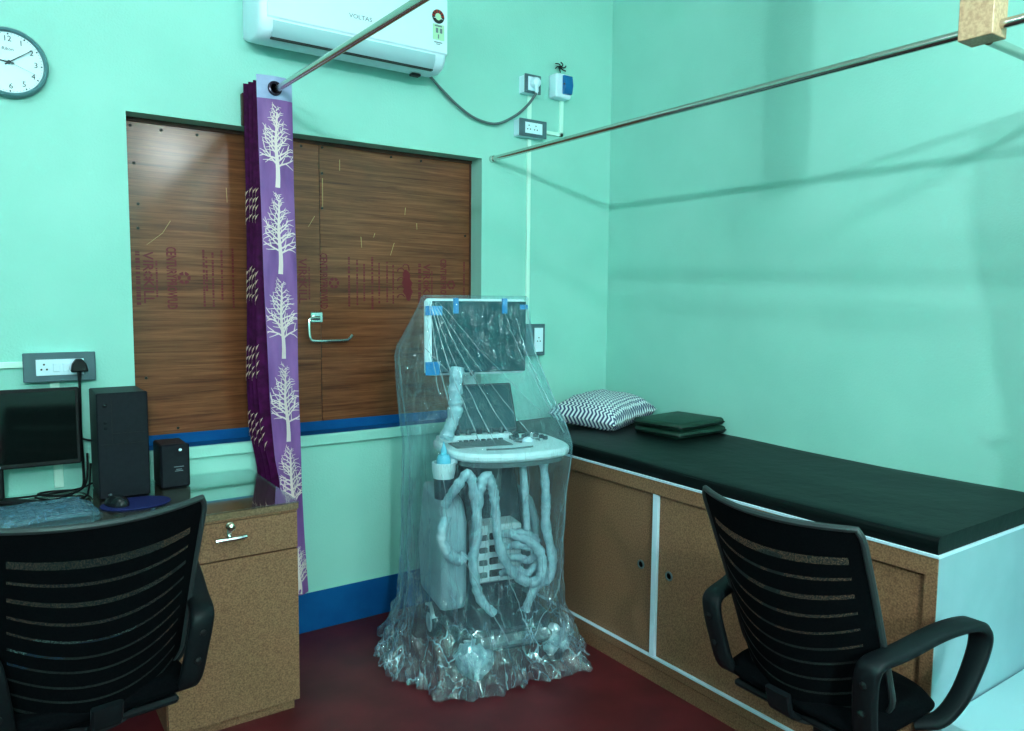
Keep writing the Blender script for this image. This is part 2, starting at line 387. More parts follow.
# window frame board behind / dark head
b = MB(); b.box(WX0, WX1, YW+DEP-.012, YW+DEP+.02, WZ1-.014, WZ1).box(WX0, WX0+.01, YW+DEP-.006, YW+DEP+.02, WZ0, WZ1)
b.box(WX1-.008, WX1, YW+DEP-.006, YW+DEP+.02, WZ0, WZ1)
struct('window_1', b, 'brown_wood')

# ------------------------------------------------------------------ plywood boards closing the window
YP = YW+DEP
def rotT(x, z, y=YP-.0012):   # text frame: reads from top to bottom
    return Matrix(((0, 1, 0, x), (0, 0, -1, y), (-1, 0, 0, z), (0, 0, 0, 1)))
def emblem(b, x, z, r, y=YP-.0012, mi=1, nb=6):
    for k in range(nb):
        a = 2*pi*k/nb; pts = []
        for da, rr in ((-.42, .5), (-.38, 1), (.3, 1), (.45, .8), (.2, .5)):
            pts.append((x+r*rr*cos(a+da), y, z+r*rr*sin(a+da)))
        b.add(pts, [tuple(range(5))], mi)
def dashes(b, x, z0, z1, w, seed, mi=1):
    rnd = random.Random(seed); z = z1
    while z > z0:
        L = rnd.uniform(.004, .013)
        b.add([(x-w/2, YP-.0012, z), (x+w/2, YP-.0012, z), (x+w/2, YP-.0012, z-L), (x-w/2, YP-.0012, z-L)], [(0, 3, 2, 1)], mi)
        z -= L+rnd.choice((.0025, .003, .003, .009))
def virokill(b, x, zt, zb):
    H = zt-zb; s = .054
    b.text('VIR', s, rotT(x, zt-H*.17), 1, sx=.98, off=.0006)
    emblem(b, x, zt-H*.45, .017); 
    b.text('KILL', s, rotT(x, zt-H*.77), 1, sx=.98, off=.0006)
    dashes(b, x-.036, zb-.005, zt+.005, .016, 3); dashes(b, x+.032, zb+.02, zt-.03, .007, 4)
def century(b, x, zt, zb, sz=.05):
    sz *= 1.05
    b.text('CENTURYPROWUD', sz, rotT(x, (zt+zb)/2), 1, sx=(zt-zb)/(sz*9.0), off=.0011)
def ply(x0, x1, name, label, draw, nails, scr):
    t = thing(name, label, 'plywood', ((x0+x1)/2, YP, WZ0+.04), group=None)
    b = MB(); b.box(x0, x1, YP, YP+.012, .93, WZ1-.014); draw(b)
    for sx, sz, dx, dz in scr:
        b.add([(sx, YP-.001, sz), (sx+.003, YP-.001, sz), (sx+.002+dx, YP-.001, sz-dz), (sx+dx, YP-.001, sz-dz)], [(0, 3, 2, 1)], 2)
    b.build('panel', ['ply', 'red_ink', 'scratch'], t)
    for nx, nz in nails:
        b = MB(); b.lathe([(.0062, 0), (.0055, -.0035), (0, -.0045)], (nx, YP, nz), 8, axis='y'); b.build('nail', 'nail', t)
def drawL(b):
    virokill(b, .542, 1.668, 1.474); century(b, .628, 1.697, 1.443); emblem(b, .677, 1.572, .026)
    for i, (x, z0, z1) in enumerate(((.754, 1.454, 1.69), (.765, 1.52, 1.66), (.79, 1.454, 1.68), (.826, 1.483, 1.69), (.871, 1.45, 1.70))): dashes(b, x, z0, z1, .008, 20+i)
    virokill(b, 1.17, 1.663, 1.477)
def drawR(b):
    century(b, 1.268, 1.698, 1.445, .046); emblem(b, 1.318, 1.564, .026)
    for i, (x, z0, z1) in enumerate(((1.391, 1.455, 1.685), (1.431, 1.464, 1.672), (1.466, 1.478, 1.655), (1.507, 1.445, 1.689), (1.542, 1.474, 1.662), (1.583, 1.479, 1.668), (1.615, 1.474, 1.655))):
        dashes(b, x, z0, z1, .010 if i in (0, 3) else .008, 40+i)
    # insect silhouette
    y = YP-.0012
    pts = []
    for k in range(22):
        a = 2*pi*k/22; z = 1.56+.076*cos(a); w = .024+.006*sin(7*cos(a)*1.5)
        pts.append((1.69+w*sin(a)-(.10*(z-1.56)), y, z))
    b.add(pts, [tuple(range(22))[::-1]], 1)
    for i, z in enumerate((1.63, 1.585, 1.545, 1.505)):
        b.tube(spline([(1.675, y, z), (1.658, y, z+.012), (1.642, y, z+.006), (1.638, y, z-.006)], 4), .003, 4, 1)
    b.tube(spline([(1.70, y, 1.63), (1.695, y, 1.655), (1.675, y, 1.66), (1.665, y, 1.648)], 4), .0028, 4, 1)
    virokill(b, 1.793, 1.661, 1.46); century(b, 1.888, 1.694, 1.45, .044); emblem(b, 1.935, 1.566, .024)
    dashes(b, 2.01, 1.45, 1.683, .009, 61)
ply(WX0+.01, 1.253, 'plywood_board', 'brown wood-grain plywood board with red printing, above the computer tower and behind the curtain', drawL,
    [(.496, 2.158), (.607, 2.154), (.742, 2.152), (.505, 2.015), (.515, 1.858), (.512, 1.764), (.523, 1.169), (.637, .956), (1.174, 2.159)],
    [(.63, 1.80, -.03, .05), (.60, 1.75, -.06, .05), (.85, 1.95, .003, .06)])
ply(1.256, WX1-.008, 'plywood_board', 'brown wood-grain plywood board with red printing and a steel hook, right of the curtain', drawR,
    [(1.27, 2.165), (1.607, 2.16), (1.766, 2.159), (1.268, 2.051), (1.266, 1.897), (2.016, 1.814)],
    [(1.268, 2.03, 0, .13), (1.35, 2.12, 0, .05), (1.68, 1.93, -.003, .035), (1.74, 1.86, .002, .03), (1.62, 1.76, -.02, .06), (1.45, 1.78, .004, .05), (1.52, 1.80, -.006, .02), (1.23, 1.86, -.03, .05)])

# steel hook bracket on the plywood
t = thing('hook_bracket', 'shiny steel hook bracket screwed to the plywood below the red printing', 'hook', (1.24, YP, 1.42))
b = MB(); b.box(1.205, 1.262, YP-.008, YP, 1.385, 1.432, bev=.003).box(1.214, 1.24, YP-.03, YP-.006, 1.395, 1.415, bev=.004); b.build('base_plate', 'chrome', t)
b = MB(); b.tube(spline([(1.235, YP-.03, 1.405), (1.20, YP-.034, 1.405), (1.187, YP-.036, 1.395), (1.186, YP-.038, 1.34), (1.192, YP-.04, 1.312), (1.21, YP-.04, 1.304), (1.34, YP-.04, 1.304), (1.372, YP-.04, 1.31), (1.388, YP-.04, 1.328)], 5), .0062, 8)
b.build('hook', 'chrome', t)

# ------------------------------------------------------------------ wall clock
cc = Vector((.106, 3.2, 2.293))
t = thing('wall_clock', 'round grey-rimmed analogue clock hanging high on the mint wall', 'clock', (cc.x, YW, cc.z))
b = MB(); b.lathe([(.111, .024), (.117, .018), (.117, -.002), (.112, -.012), (.105, -.014), (.1015, -.006), (.1015, .024)], cc, 56, axis='y'); b.build('rim', 'clock_rim', t)
b = MB(); b.lathe([(.103, .02), (.103, .0)], cc, 56, axis='y')
yt = cc.y-.0012
TM = lambda x, z, y=yt: Matrix(((1, 0, 0, x), (0, 0, -1, y), (0, 1, 0, z), (0, 0, 0, 1)))
for h in range(1, 13):
    a = pi/2-h*pi/6+.03; b.text(str(h), .026, TM(cc.x+.079*cos(a), cc.z+.079*sin(a)), 1)
for k in range(60):
    a = k*pi/30; r1 = .098; r2 = .093 if k % 5 == 0 else .0955; w = .0022 if k % 5 == 0 else .0007
    d = Vector((cos(a), 0, sin(a))); p = Vector((-sin(a), 0, cos(a)))
    o = Vector((cc.x, yt, cc.z)); b.add([o+d*r1+p*w, o+d*r2+p*w, o+d*r2-p*w, o+d*r1-p*w], [(0, 1, 2, 3)], 1)
b.text('Rikon', .015, TM(cc.x-.002, cc.z+.045), 1)
b.build('dial', ['clock_face', 'ink'], t)
def hand(ang, L, w, y, name, mat='ink', tail=.015):
    d = Vector((sin(ang), 0, cos(ang))); p = Vector((cos(ang), 0, -sin(ang))); o = Vector((cc.x, y, cc.z))
    MB().add([o-d*tail+p*w, o+d*L+p*w*.5, o+d*L-p*w*.5, o-d*tail-p*w] + [q+Vector((0, .001, 0)) for q in (o-d*tail+p*w, o+d*L+p*w*.5, o+d*L-p*w*.5, o-d*tail-p*w)], [(0, 1, 2, 3), (7, 6, 5, 4), (0, 4, 5, 1), (1, 5, 6, 2), (2, 6, 7, 3), (3, 7, 4, 0)]).build(name, mat, t)
hand(radians(277), .055, .0028, yt-.004, 'hour_hand'); hand(radians(54), .086, .002, yt-.006, 'minute_hand'); hand(radians(112), .085, .0006, yt-.008, 'second_hand', 'grey_ink')
b = MB(); b.lathe([(.0055, -.004), (.0055, -.012), (0, -.0125)], cc, 12, axis='y'); b.build('hub', 'ink', t)

# ------------------------------------------------------------------ air conditioner
AX0, AX1 = .905, 1.722
t = thing('air_conditioner', 'white split air conditioner unit mounted high on the mint wall', 'air conditioner', ((AX0+AX1)/2, YW, 2.5))
body = [(YW-.002, 2.525), (YW-.002, 2.825), (3.06, 2.825), (3.015, 2.81), (3.004, 2.78), (3.0, 2.70), (3.0, 2.562), (3.008, 2.53), (3.03, 2.503), (3.07, 2.492), (3.14, 2.497)]
def acs(x, s, dz=0):   # section scaled toward its middle for rounded ends
    cy, cz = 3.12, 2.66
    return [(x, YW-.002 if p[0] > YW-.01 else cy+(p[0]-cy)*s, cz+(p[1]-cz)*(1-(1-s)*.6)) for p in body]
secs = [acs(AX0, .86), acs(AX0+.004, .93), acs(AX0+.014, .98), acs(AX0+.03, 1), acs(AX1-.03, 1), acs(AX1-.014, .98), acs(AX1-.004, .93), acs(AX1, .86)]
b = MB(); N = len(body); b.add([p for s_ in secs for p in s_], [(i*N+k, i*N+(k+1) % N, (i+1)*N+(k+1) % N, (i+1)*N+k) for i in range(7) for k in range(N)]+[tuple(range(N))[::-1], tuple(7*N+k for k in range(N))])
b.build('casing', 'white', t, sharp=50)
b = MB(); b.prism([(2.999, 2.80), (2.994, 2.79), (2.994, 2.568), (2.999, 2.562), (3.003, 2.562), (3.003, 2.80)], AX0+.028, AX1-.004, 'x')
TA = lambda x, z: TM(x, z, 2.9925)
b.text('VOLTAS', .024, TA(1.312, 2.635), 1, sx=1.15)
# energy rating sticker
cx, cz = 1.672, 2.715
for k in range(13):
    a0, a1 = -.25+k*(pi+.5)/13, -.25+(k+1)*(pi+.5)/13
    b.add([(cx+r*cos(a), 2.9922, cz+r*sin(a)) for r, a in ((.015, a0), (.03, a0), (.03, a1), (.015, a1))], [(0, 1, 2, 3)], 2 if k % 2 else 3)
b.add([(cx+.029*cos(a), 2.9921, cz+.029*sin(a)) for a in [pi+.25+(pi-.5)*q/10 for q in range(11)]], [tuple(range(11))], 3)
b.add([(cx+.015*cos(2*pi*q/16), 2.992, cz+.015*sin(2*pi*q/16)) for q in range(16)], [tuple(range(16))], 4)
b.add([(cx-.027, 2.9922, cz-.032), (cx+.03, 2.9922, cz-.032), (cx+.03, 2.9922, cz-.098), (cx-.027, 2.9922, cz-.098)], [(0, 3, 2, 1)], 4)
for q, (dx, dz, w, h) in enumerate(((-.017, -.036, .035, .006), (-.012, -.048, .012, .02), (.008, -.048, .012, .02), (-.002, -.074, .006, .018), (-.02, -.106, .04, .004), (-.01, -.114, .02, .003))):
    b.add([(cx+dx, 2.992, cz+dz), (cx+dx+w, 2.992, cz+dz), (cx+dx+w, 2.992, cz+dz-h), (cx+dx, 2.992, cz+dz-h)], [(0, 3, 2, 1)], 1)
b.build('front_panel', ['white', 'grey_ink', 'star_red', 'star_dark', 'label_green'], t)
b = MB()
fl = [(3.0025, 2.557), (3.005, 2.535), (3.016, 2.512), (3.03, 2.499)]
b.add([(x, y-.004, z-.002) for x in (AX0+.05, AX1-.06) for y, z in fl]+[(x, y+.004, z+.002) for x in (AX0+.05, AX1-.06) for y, z in fl],
      [(i, i+1, i+5, i+4) for i in range(3)]+[(8+i, 12+i, 13+i, 9+i) for i in range(3)]+[(0, 4, 12, 8), (3, 11, 15, 7)])
b.build('louvre_flap', 'ac_flap', t)
b = MB(); b.box(AX0+.05, AX1-.06, 3.022, 3.04, 2.4935, 2.499); b.build('air_slot', 'dark', t)
b = MB(); b.box(1.60, 1.645, 3.10, 3.13, 2.483, 2.494, bev=.003); b.build('latch', 'dark', t)
b = MB(); b.tube(spline([(1.69, 3.15, 2.515), (1.735, 3.20, 2.53), (1.80, 3.20, 2.479), (1.89, 3.20, 2.416), (1.99, 3.20, 2.369), (2.107, 3.195, 2.357), (2.20, 3.17, 2.40), (2.265, 3.145, 2.46), (2.30, 3.12, 2.52)], 8), .0065, 8)
tag(b.build('flex_cable', 'us_grey', loc=(1.7, 3.2, 2.4)), 'grey power cord looping from the air conditioner to its socket', 'cord')

# ------------------------------------------------------------------ switch boards, trunking
def holes(b, x, z, y, s=1, mi=2):
    for dx, dz in ((0, .011), (-.0085, -.007), (.0085, -.007)):
        b.lathe([(.0034*s, -.0006), (0, -.0007)], (x+dx*s, y, z+dz*s), 8, mi, 'y')
def board(name, label, x0, x1, z0, z1, y, gx, sockets, switches=()):
    t = thing(name, label, 'socket', ((x0+x1)/2, YW, z0))
    b = MB(); b.box(x0+.004, x1-.004, y+.006, YW, z0+.003, z1-.003, bev=.003); b.build('back_box', 'white', t)
    b = MB(); b.box(x0, x1, y, y+.008, z0, z1, bev=.0025); b.build('cover_plate', 'grey_plate', t)
    b = MB(); b.box(gx[0], gx[1], y-.003, y+.002, gx[2], gx[3], bev=.001)
    for sx in sockets: holes(b, sx, (gx[2]+gx[3])/2, y-.003)
    for sx in switches:
        b.box(sx-.011, sx+.011, y-.007, y-.002, (gx[2]+gx[3])/2-.016, (gx[2]+gx[3])/2+.016, mi=0, bev=.002)
    b.build('socket_insert', ['white', 'grey_plate', 'dark'], t)
    return t
board('socket_board', 'grey single socket board high on the wall beside the air conditioner cord', 2.262, 2.362, 2.528, 2.62, 3.165, (2.28, 2.345, 2.54, 2.608), ())
board('socket_board', 'grey twin socket board just below the plug, above the curtain rod end', 2.232, 2.402, 2.314, 2.40, 3.165, (2.265, 2.372, 2.33, 2.384), (2.287, 2.33))
# second row of pins handled by the larger insert; board behind the machine and by the monitor
board('socket_board', 'grey socket board low on the wall behind the wrapped machine', 2.28, 2.415, 1.205, 1.37, 3.175, (2.345, 2.40, 1.225, 1.35), (2.372,), ())
board('socket_board', 'wide grey socket board with a black plug above the computer tower', .103, .330, 1.186, 1.292, 3.175, (.142, .292, 1.21, 1.268), (.167,), (.205, .235))
t = thing('power_plug', 'white plug pushed into the single socket high on the wall', 'plug', (2.315, 3.16, 2.55))
b = MB(); b.lathe([(.026, 0), (.028, -.012), (.022, -.03), (.012, -.036), (0, -.038)], (2.315, 3.162, 2.578), 16, axis='y'); b.build('plug_body', 'white', t)
b = MB(); b.tube([(2.312, 3.135, 2.56), (2.305, 3.127, 2.54), (2.30, 3.12, 2.515)], [.011, .009, .0075], 8); b.build('strain_relief', 'white', t)
t = thing('power_plug', 'black three-pin plug in the wide board above the computer tower', 'plug', (.275, 3.172, 1.23))
b = MB(); b.prism([(.247, 1.222), (.303, 1.222), (.297, 1.25), (.285, 1.268), (.265, 1.268), (.253, 1.25)], 3.135, 3.172, 'y'); b.build('plug_body', 'black', t, bevel=.004)
b = MB(); b.tube([(.274, 3.15, 1.225), (.274, 3.15, 1.195)], [.008, .005], 8); b.build('strain_relief', 'black', t)
b = MB(); b.tube(spline([(.274, 3.15, 1.197), (.273, 3.15, 1.12), (.272, 3.16, 1.0), (.276, 3.17, .88), (.272, 3.15, .80), (.24, 3.12, .787)], 6), .0045, 8)
tag(b.build('flex_cable', 'black', loc=(.27, 3.15, .9)), 'black cord hanging from the black plug down behind the monitor', 'cord')

t = thing('breaker_box', 'white breaker box with a blue cover high in the wall corner', 'breaker', (2.52, YW, 2.54))
b = MB(); b.box(2.455, 2.555, 3.16, YW, 2.535, 2.655, bev=.006); b.build('housing', 'white', t)
b = MB(); b.prism([(3.162, 2.553), (3.162, 2.648), (3.145, 2.645), (3.137, 2.60), (3.145, 2.556)], 2.495, 2.55, 'x'); b.build('blue_cover', 'tank_blue', t, bevel=.003)
b = MB(); b.box(2.49, 2.54, 3.1385, 3.146, 2.596, 2.604, bev=.001); b.build('lever', 'star_dark', t)
b = MB()
for k in range(6):
    a = k*1.05; c = Vector((2.515, 3.21, 2.70)); b.tube(spline([c, c+Vector((.022*cos(a), -.012, .014*sin(a))), c+Vector((.04*cos(a+.5), -.006, .026*sin(a+.5)))], 4), .003, 6)
b.lathe([(0, -.011), (.011, -.005), (.011, .005), (0, .011)], (2.515, 3.205, 2.70), 8)
tag(b.build('wire_tuft', 'black', loc=(2.515, YW, 2.70)), 'small twisted tuft of black wire ends above the breaker box', 'wire')
def trunk(x0, x1, z0, z1, label, d=.014):
    b = MB(); b.box(x0, x1, YW-d, YW, z0, z1, bev=.0015); tag(b.build('cable_trunking', 'pvc', loc=((x0+x1)/2, YW, z0)), label, 'trunking')
trunk(2.318, 2.338, 2.402, 2.53, 'short pale trunking joining the two stacked socket boards')
trunk(2.318, 2.338, 1.372, 2.312, 'long vertical pale trunking running down beside the boarded window')
b = MB(); b.box(2.525, 2.545, YW-.014, YW, 2.352, 2.534, bev=.001).box(2.404, 2.545, YW-.014, YW, 2.352, 2.37, bev=.001)
tag(b.build('cable_trunking', 'pvc', loc=(2.53, YW, 2.36)), 'L-shaped pale trunking from the breaker box to the twin socket board', 'trunking')
trunk(XL, .105, 1.238, 1.26, 'horizontal pale trunking running left from the wide socket board')
trunk(.185, .215, .79, 1.184, 'pale trunking below the wide socket board, partly behind the monitor')

# ------------------------------------------------------------------ curtain rods and posts
def rod(label, p0, p1, flange=True):
    t = thing('curtain_rod', label, 'rod', p0)
    b = MB(); b.tube([p0, p1], .0125, 16); b.build('tube', 'steel', t)
    d = (Vector(p1)-Vector(p0)).normalized(); P = Vector(p0)
    b = MB(); b.tube([P, P+d*.02], [.018, .016], 16); b.build('end_socket', 'steel', t)
rod('steel curtain rod running over the treatment couch to the wooden post', (2.107, YW, 2.19), (2.107, YF, 2.19))
rod('steel curtain rod carrying the purple tree curtain, in front of the air conditioner', (.972, YW-.03, 2.307), (.945, YF, 2.135))
rod('short steel rod from the hanging post across to the right wall', (XR, .955, 2.168), (2.137, .955, 2.168))
b = MB(); b.box(2.062, 2.137, .915, .998, 2.16, ZC, bev=.002)
tag(b.build('hanging_post', 'post_lam', loc=(2.1, .955, 2.16)), 'light brown laminated post hanging from above, holding the steel rods', 'post')
b = MB(); b.box(.888, 1.0, YW-.03, YW, 2.19, 2.315, bev=.002)
tag(b.build('rod_mount', 'brown_wood', loc=(.95, YW, 2.2)), 'dark brown wooden block on the wall holding the rod behind the curtain', 'block')

# ------------------------------------------------------------------ purple tree curtain
t = thing('eyelet_curtain', 'bunched purple eyelet curtain printed with cream trees, hung on the steel rod', 'curtain', (.97, 3.1, .27))
def lerp(a, b_, k): return a+(b_-a)*k
def tab(tbl, z):
    if z >= tbl[0][0]: return tbl[0][1]
    for (a, p), (c, q) in zip(tbl, tbl[1:]):
        if z >= c: return lerp(q, p, (z-c)/(a-c))
    return tbl[-1][1]
ZT, ZB = 2.352, .262
PL = [(2.35, .897), (1.913, .902), (1.486, .913), (1.087, .925), (.841, .945), (.755, .960), (.26, .985)]
PR = [(2.35, 1.036), (1.92, 1.038), (1.487, 1.042), (1.08, 1.045), (.744, 1.052), (.26, 1.074)]
def panel(s, z):
    x0, x1 = tab(PL, z), tab(PR, z); w = .006*sin(s*7+z*2.5)+.004*sin(z*9+s*3)
    return Vector((lerp(x0, x1, s), 3.034-.012*sin(pi*s)+w*min(1, (ZT-z)*2), z))
b = MB()
b.grid(lambda u, v: panel(u, ZT+(ZB-ZT)*v), 14, 120, mfn=lambda i, j: 1 if ZT+(ZB-ZT)*(j+.5)/120 > 2.262 else 0)
def onp(s, z, d=.002):
    p = panel(s, z); p.y -= d; return p
def stroke(b, pts, w0, w1, mi):
    """pts in (metres across, z) on the panel"""
    N = len(pts); L = []
    for i, (x, z) in enumerate(pts):
        a = pts[max(i-1, 0)]; c = pts[min(i+1, N-1)]; dx, dz = c[0]-a[0], c[1]-a[1]; n_ = math.hypot(dx, dz) or 1
        w = lerp(w0, w1, i/(N-1))/2; L.append(((x-dz/n_*w, z+dx/n_*w), (x+dz/n_*w, z-dx/n_*w)))
    vs = []
    for p, q in L:
        for (x, z) in (p, q):
            W = tab(PR, z)-tab(PL, z); s = .5+x/W; vs.append(onp(min(max(s, .02), .985), z))
    b.add(vs, [(2*i, 2*i+1, 2*i+3, 2*i+2) for i in range(N-1)], mi)
def branch(b, x, z, a, L, w, depth, rnd):
    pts = [(x, z)]; aa = a; n_ = 4
    for k in range(n_):
        aa += rnd.uniform(-.22, .22)+(.10 if a < 0 else -.10)*-1*.3; x += L/n_*sin(aa); z += L/n_*cos(aa); pts.append((x, z))
        if depth > 0 and k >= 0:
            sgn = 1 if (k % 2) else -1
            branch(b, x, z, aa+sgn*rnd.uniform(.55, .9), L*rnd.uniform(.38, .55), w*.6, depth-1, rnd)
    stroke(b, pts, w, w*.45, 2)
def tree(b, z0, H, rnd):
    stroke(b, [(0.003*sin(i), z0+H*.92*i/8) for i in range(9)], .019, .005, 2)
    for i in range(12):
        f = .27+.68*i/11; z = z0+H*f; sp = (1-f)*.085+.014
        for sg in (-1, 1):
            branch(b, 0, z-.006*sg, sg*rnd.uniform(.75, 1.05)*(1.08-.45*f), sp, .0078*(1.15-f*.6), 1, rnd)
rnd = random.Random(5)
zt = 2.252
while zt > .3:
    tree(b, max(zt-.325, ZB+.005), .315 if zt-.325 > ZB else .2, rnd); zt -= .338
    if zt-.325 < ZB-.1: break
b.build('printed_panel', ['curtain_lilac', 'curtain_head', 'tree_print'], t)
# accordion of dark pleats behind it
NP = 4; YS = [3.046+.030*i for i in range(2*NP+1)]
def foldpath(z):
    pts = []
    xo = tab([(2.35, 0), (1.9, -.006), (1.15, -.014), (.95, -.004), (.8, .025), (.26, .06)], z)
    for i in range(NP*16+1):
        q = i/16; y = 3.046+.145*i/(NP*16)
        c = .5-.5*cos(2*pi*q); amp = 1
        xL = .886+.020*(1-i/(NP*16))+xo+.006*sin(3*z+i*.05); x = xL+.5*(1+cos(2*pi*q))*(.09-.035*max(0, .8-z))
        pts.append(Vector((x, y, z)))
    return pts
zs = [2.345-(2.345-.27)*k/60 for k in range(61)]
b = MB(); rows = [foldpath(z) for z in zs]; NN = len(rows[0])
b.add([p for r in rows for p in r], [(j*NN+i, j*NN+i+1, (j+1)*NN+i+1, (j+1)*NN+i) for j in range(60) for i in range(NN-1)])
rnd = random.Random(9)
for zc in (1.86, 1.545, 1.235, .96, .6):
    for q in range(NP):
        i = q*16+8; zz = zc+rnd.uniform(-.012, .012)
        for s_ in range(4):
            z = zz+.045-s_*.034+rnd.uniform(-.004, .004); base = foldpath(z)[i]+Vector((-.0025, -.001, 0))
            for sg, L in ((-1, rnd.uniform(.020, .032)), (1, rnd.uniform(.020, .032))):
                yy = .010*sg
                b.add([base, base+Vector((.004, yy*.75, L*.45)), base+Vector((.010, yy*1.1, L)), base+Vector((.002, yy*.35, L*.62))], [(0, 1, 2, 3)], 1)
            b.add([base+Vector((0, -.0014, -.012)), base+Vector((0, .0012, -.012)), base+Vector((0, .0008, .02)), base+Vector((0, -.0008, .02))], [(0, 1, 2, 3)], 1)
b.build('pleats', ['curtain_dark', 'leaf_print'], t)
g = panel(.5, 2.308)+Vector((-.003, 0, 0))
b = MB(); b.lathe([(.016, -.004), (.020, -.008), (.026, -.006), (.028, .0), (.026, .004), (.016, .004), (.016, -.004)], (g.x, g.y-.004, 2.305), 24, axis='y'); b.build('eyelet', 'grommet', t)
b = MB(); b.lathe([(.0165, .0), (0, .0)], (g.x, g.y-.0035, 2.305), 20, axis='y'); b.build('eyelet_hole', 'dark', t)

# second, tied curtain on the couch rod (just outside the frame; its shadow falls on the right wall)
t = thing('eyelet_curtain', 'tied purple curtain hanging on the couch rod beyond the laminated post', 'curtain', (2.107, .14, .2))
def tied(u, v):
    z = 2.27-2.05*v
    hw = tab([(2.27, .24), (2.0, .24), (1.68, .16), (1.45, .10), (1.28, .12), (.2, .17)], z)
    yc = .14
    edge = yc+hw*(2*u-1)
    return Vector((2.107+.03*sin(u*34)*(hw/.24), edge, z+(.03 if u < .45 and v == 0 else 0)))
b = MB(); b.grid(tied, 90, 40); b.build('cloth', 'curtain_lilac', t, solid=.002)
b = MB(); b.tube([(2.107+.045*cos(2*pi*k/20), .14+.11*sin(2*pi*k/20), 1.42) for k in range(20)], .012, 8, closed=True); b.build('tie_band', 'curtain_dark', t)

# ------------------------------------------------------------------ desk with glass top
t = thing('desk', 'speckled brown laminate desk with a drawer, a cupboard door and glass top', 'desk', (.3, 2.9, 0))
DX1, DY0, DZ = .885, 2.605, .772
b = MB(); b.box(XL+.05, DX1+.004, DY0-.004, YW-.003, .75, DZ, bev=.0015); b.build('worktop', 'laminate_top', t)
b = MB(); b.box(XL+.05, DX1+.005, DY0-.006, YW-.004, DZ+.0003, DZ+.006, bev=.001); b.build('glass_top', 'glass', t)
b = MB(); b.box(.44, DX1, DY0+.018, YW-.006, .04, .749).box(.45, DX1-.012, DY0+.03, YW-.02, 0, .04).box(.44, DX1, DY0, DY0+.018, .742, .749); b.build('pedestal', 'laminate', t)
dr = MB().box(.442, DX1-.001, DY0-.001, DY0+.017, .611, .739, bev=.001).build('drawer', 'laminate', t)
b = MB(); b.tube(spline([(.596, DY0-.030, .688), (.62, DY0-.034, .689), (.648, DY0-.034, .689), (.676, DY0-.034, .689), (.702, DY0-.030, .690)], 5), [.003]+[.0075]*19+[.003], 8)
b.tube([(.650, DY0-.002, .689), (.648, DY0-.03, .689)], .006, 8).box(.641, .657, DY0-.012, DY0-.001, .685, .73, bev=.003); b.build('handle', 'chrome', dr)
b = MB(); b.lathe([(.014, 0), (.014, -.004), (.009, -.008), (.008, -.014), (.0125, -.020), (.0125, -.026), (.006, -.03), (0, -.031)], (.650, DY0-.008, .728), 16, axis='y'); b.build('lock_knob', 'brass', dr)
MB().box(.442, DX1-.001, DY0-.001, DY0+.017, .045, .606, bev=.001).build('door', 'laminate', t)
b = MB(); b.box(XL+.05, XL+.09, DY0+.02, YW-.006, 0, .75); b.build('side_panel', 'laminate', t)
b = MB(); b.box(XL+.09, .44, YW-.06, YW-.04, .25, .75); b.build('back_panel', 'laminate', t)
ZD = DZ+.006

# computer monitor
t = thing('computer_monitor', 'black flat computer monitor with glossy dark screen on the desk', 'monitor', (.0, 3.07, ZD), radians(-2), world=False)
b = MB(); b.box(-.25, .262, -.012, .012, .128, .398, bev=.004); b.build('bezel', 'black', t)
b = MB(); b.box(-.238, .250, -.0135, -.011, .144, .388); b.build('screen', 'screen', t)
b = MB(); b.box(-.15, .15, .012, .04, .17, .35, bev=.01); b.build('rear_housing', 'black', t)
b = MB(); b.box(-.02, .03, .012, .03, .02, .2, bev=.005); b.build('stand_neck', 'black', t)
b = MB(); b.ribbon([(.0, .03, .012), (.07, -.0, .010), (.15, -.035, .006)], [.05, .035, .022], [.016, .012, .01], (0, 1, 0)).ribbon([(.0, .03, .012), (-.07, -.0, .010), (-.15, -.035, .006)], [.05, .035, .022], [.016, .012, .01], (0, 1, 0)); b.build('stand_foot', 'black', t)
b = MB(); b.box(.004, .022, -.0142, -.0118, .133, .139); b.build('logo_strip', 'white', t)

# computer tower
t = thing('computer_tower', 'tall black computer tower standing on the desk under the socket board', 'computer', (.388, 2.98, ZD), 0, world=False)
b = MB(); b.box(-.081, .081, .012, .225, .004, .376, bev=.004).box(-.07, .07, .02, .21, 0, .004); b.build('casing', 'case', t)
fp = MB().box(-.082, .082, -.004, .012, .002, .379, bev=.004)
fp.box(-.036, -.034, -.0048, -.003, .20, .36, mi=1).box(-.034, .07, -.0048, -.003, .233, .235, mi=1).box(-.07, .07, -.0048, -.003, .195, .197, mi=1)
fp.build('front_bezel', ['case', 'black'], t)
for k, z in enumerate((.335, .275, .255)):
    b = MB(); b.lathe([(.008 if k == 0 else .005, 0), (.006, -.004), (0, -.005)], (-.056, -.004, z), 12, axis='y'); b.build('button', 'black_gloss', t)

# UPS
t = thing('battery_backup', 'small black backup power box between the tower and the curtain', 'power supply', (.567, 3.035, ZD), 0, world=False)
b = MB(); b.box(-.05, .05, .010, .155, .0, .162, bev=.006); b.build('casing', 'case', t)
b = MB(); b.box(-.051, .051, -.004, .012, .0, .165, bev=.006)
for k, (w, z) in enumerate(((.035, .078), (.02, .068), (.028, .062))): b.box(-w/2+.012, w/2+.012, -.0047, -.003, z, z+.003, mi=1)
b.build('front_bezel', ['case', 'grey_ink'], t)
b = MB(); b.lathe([(.006, 0), (.005, -.004), (0, -.005)], (.018, -.004, .143), 12, axis='y'); b.build('power_button', 'white', t)

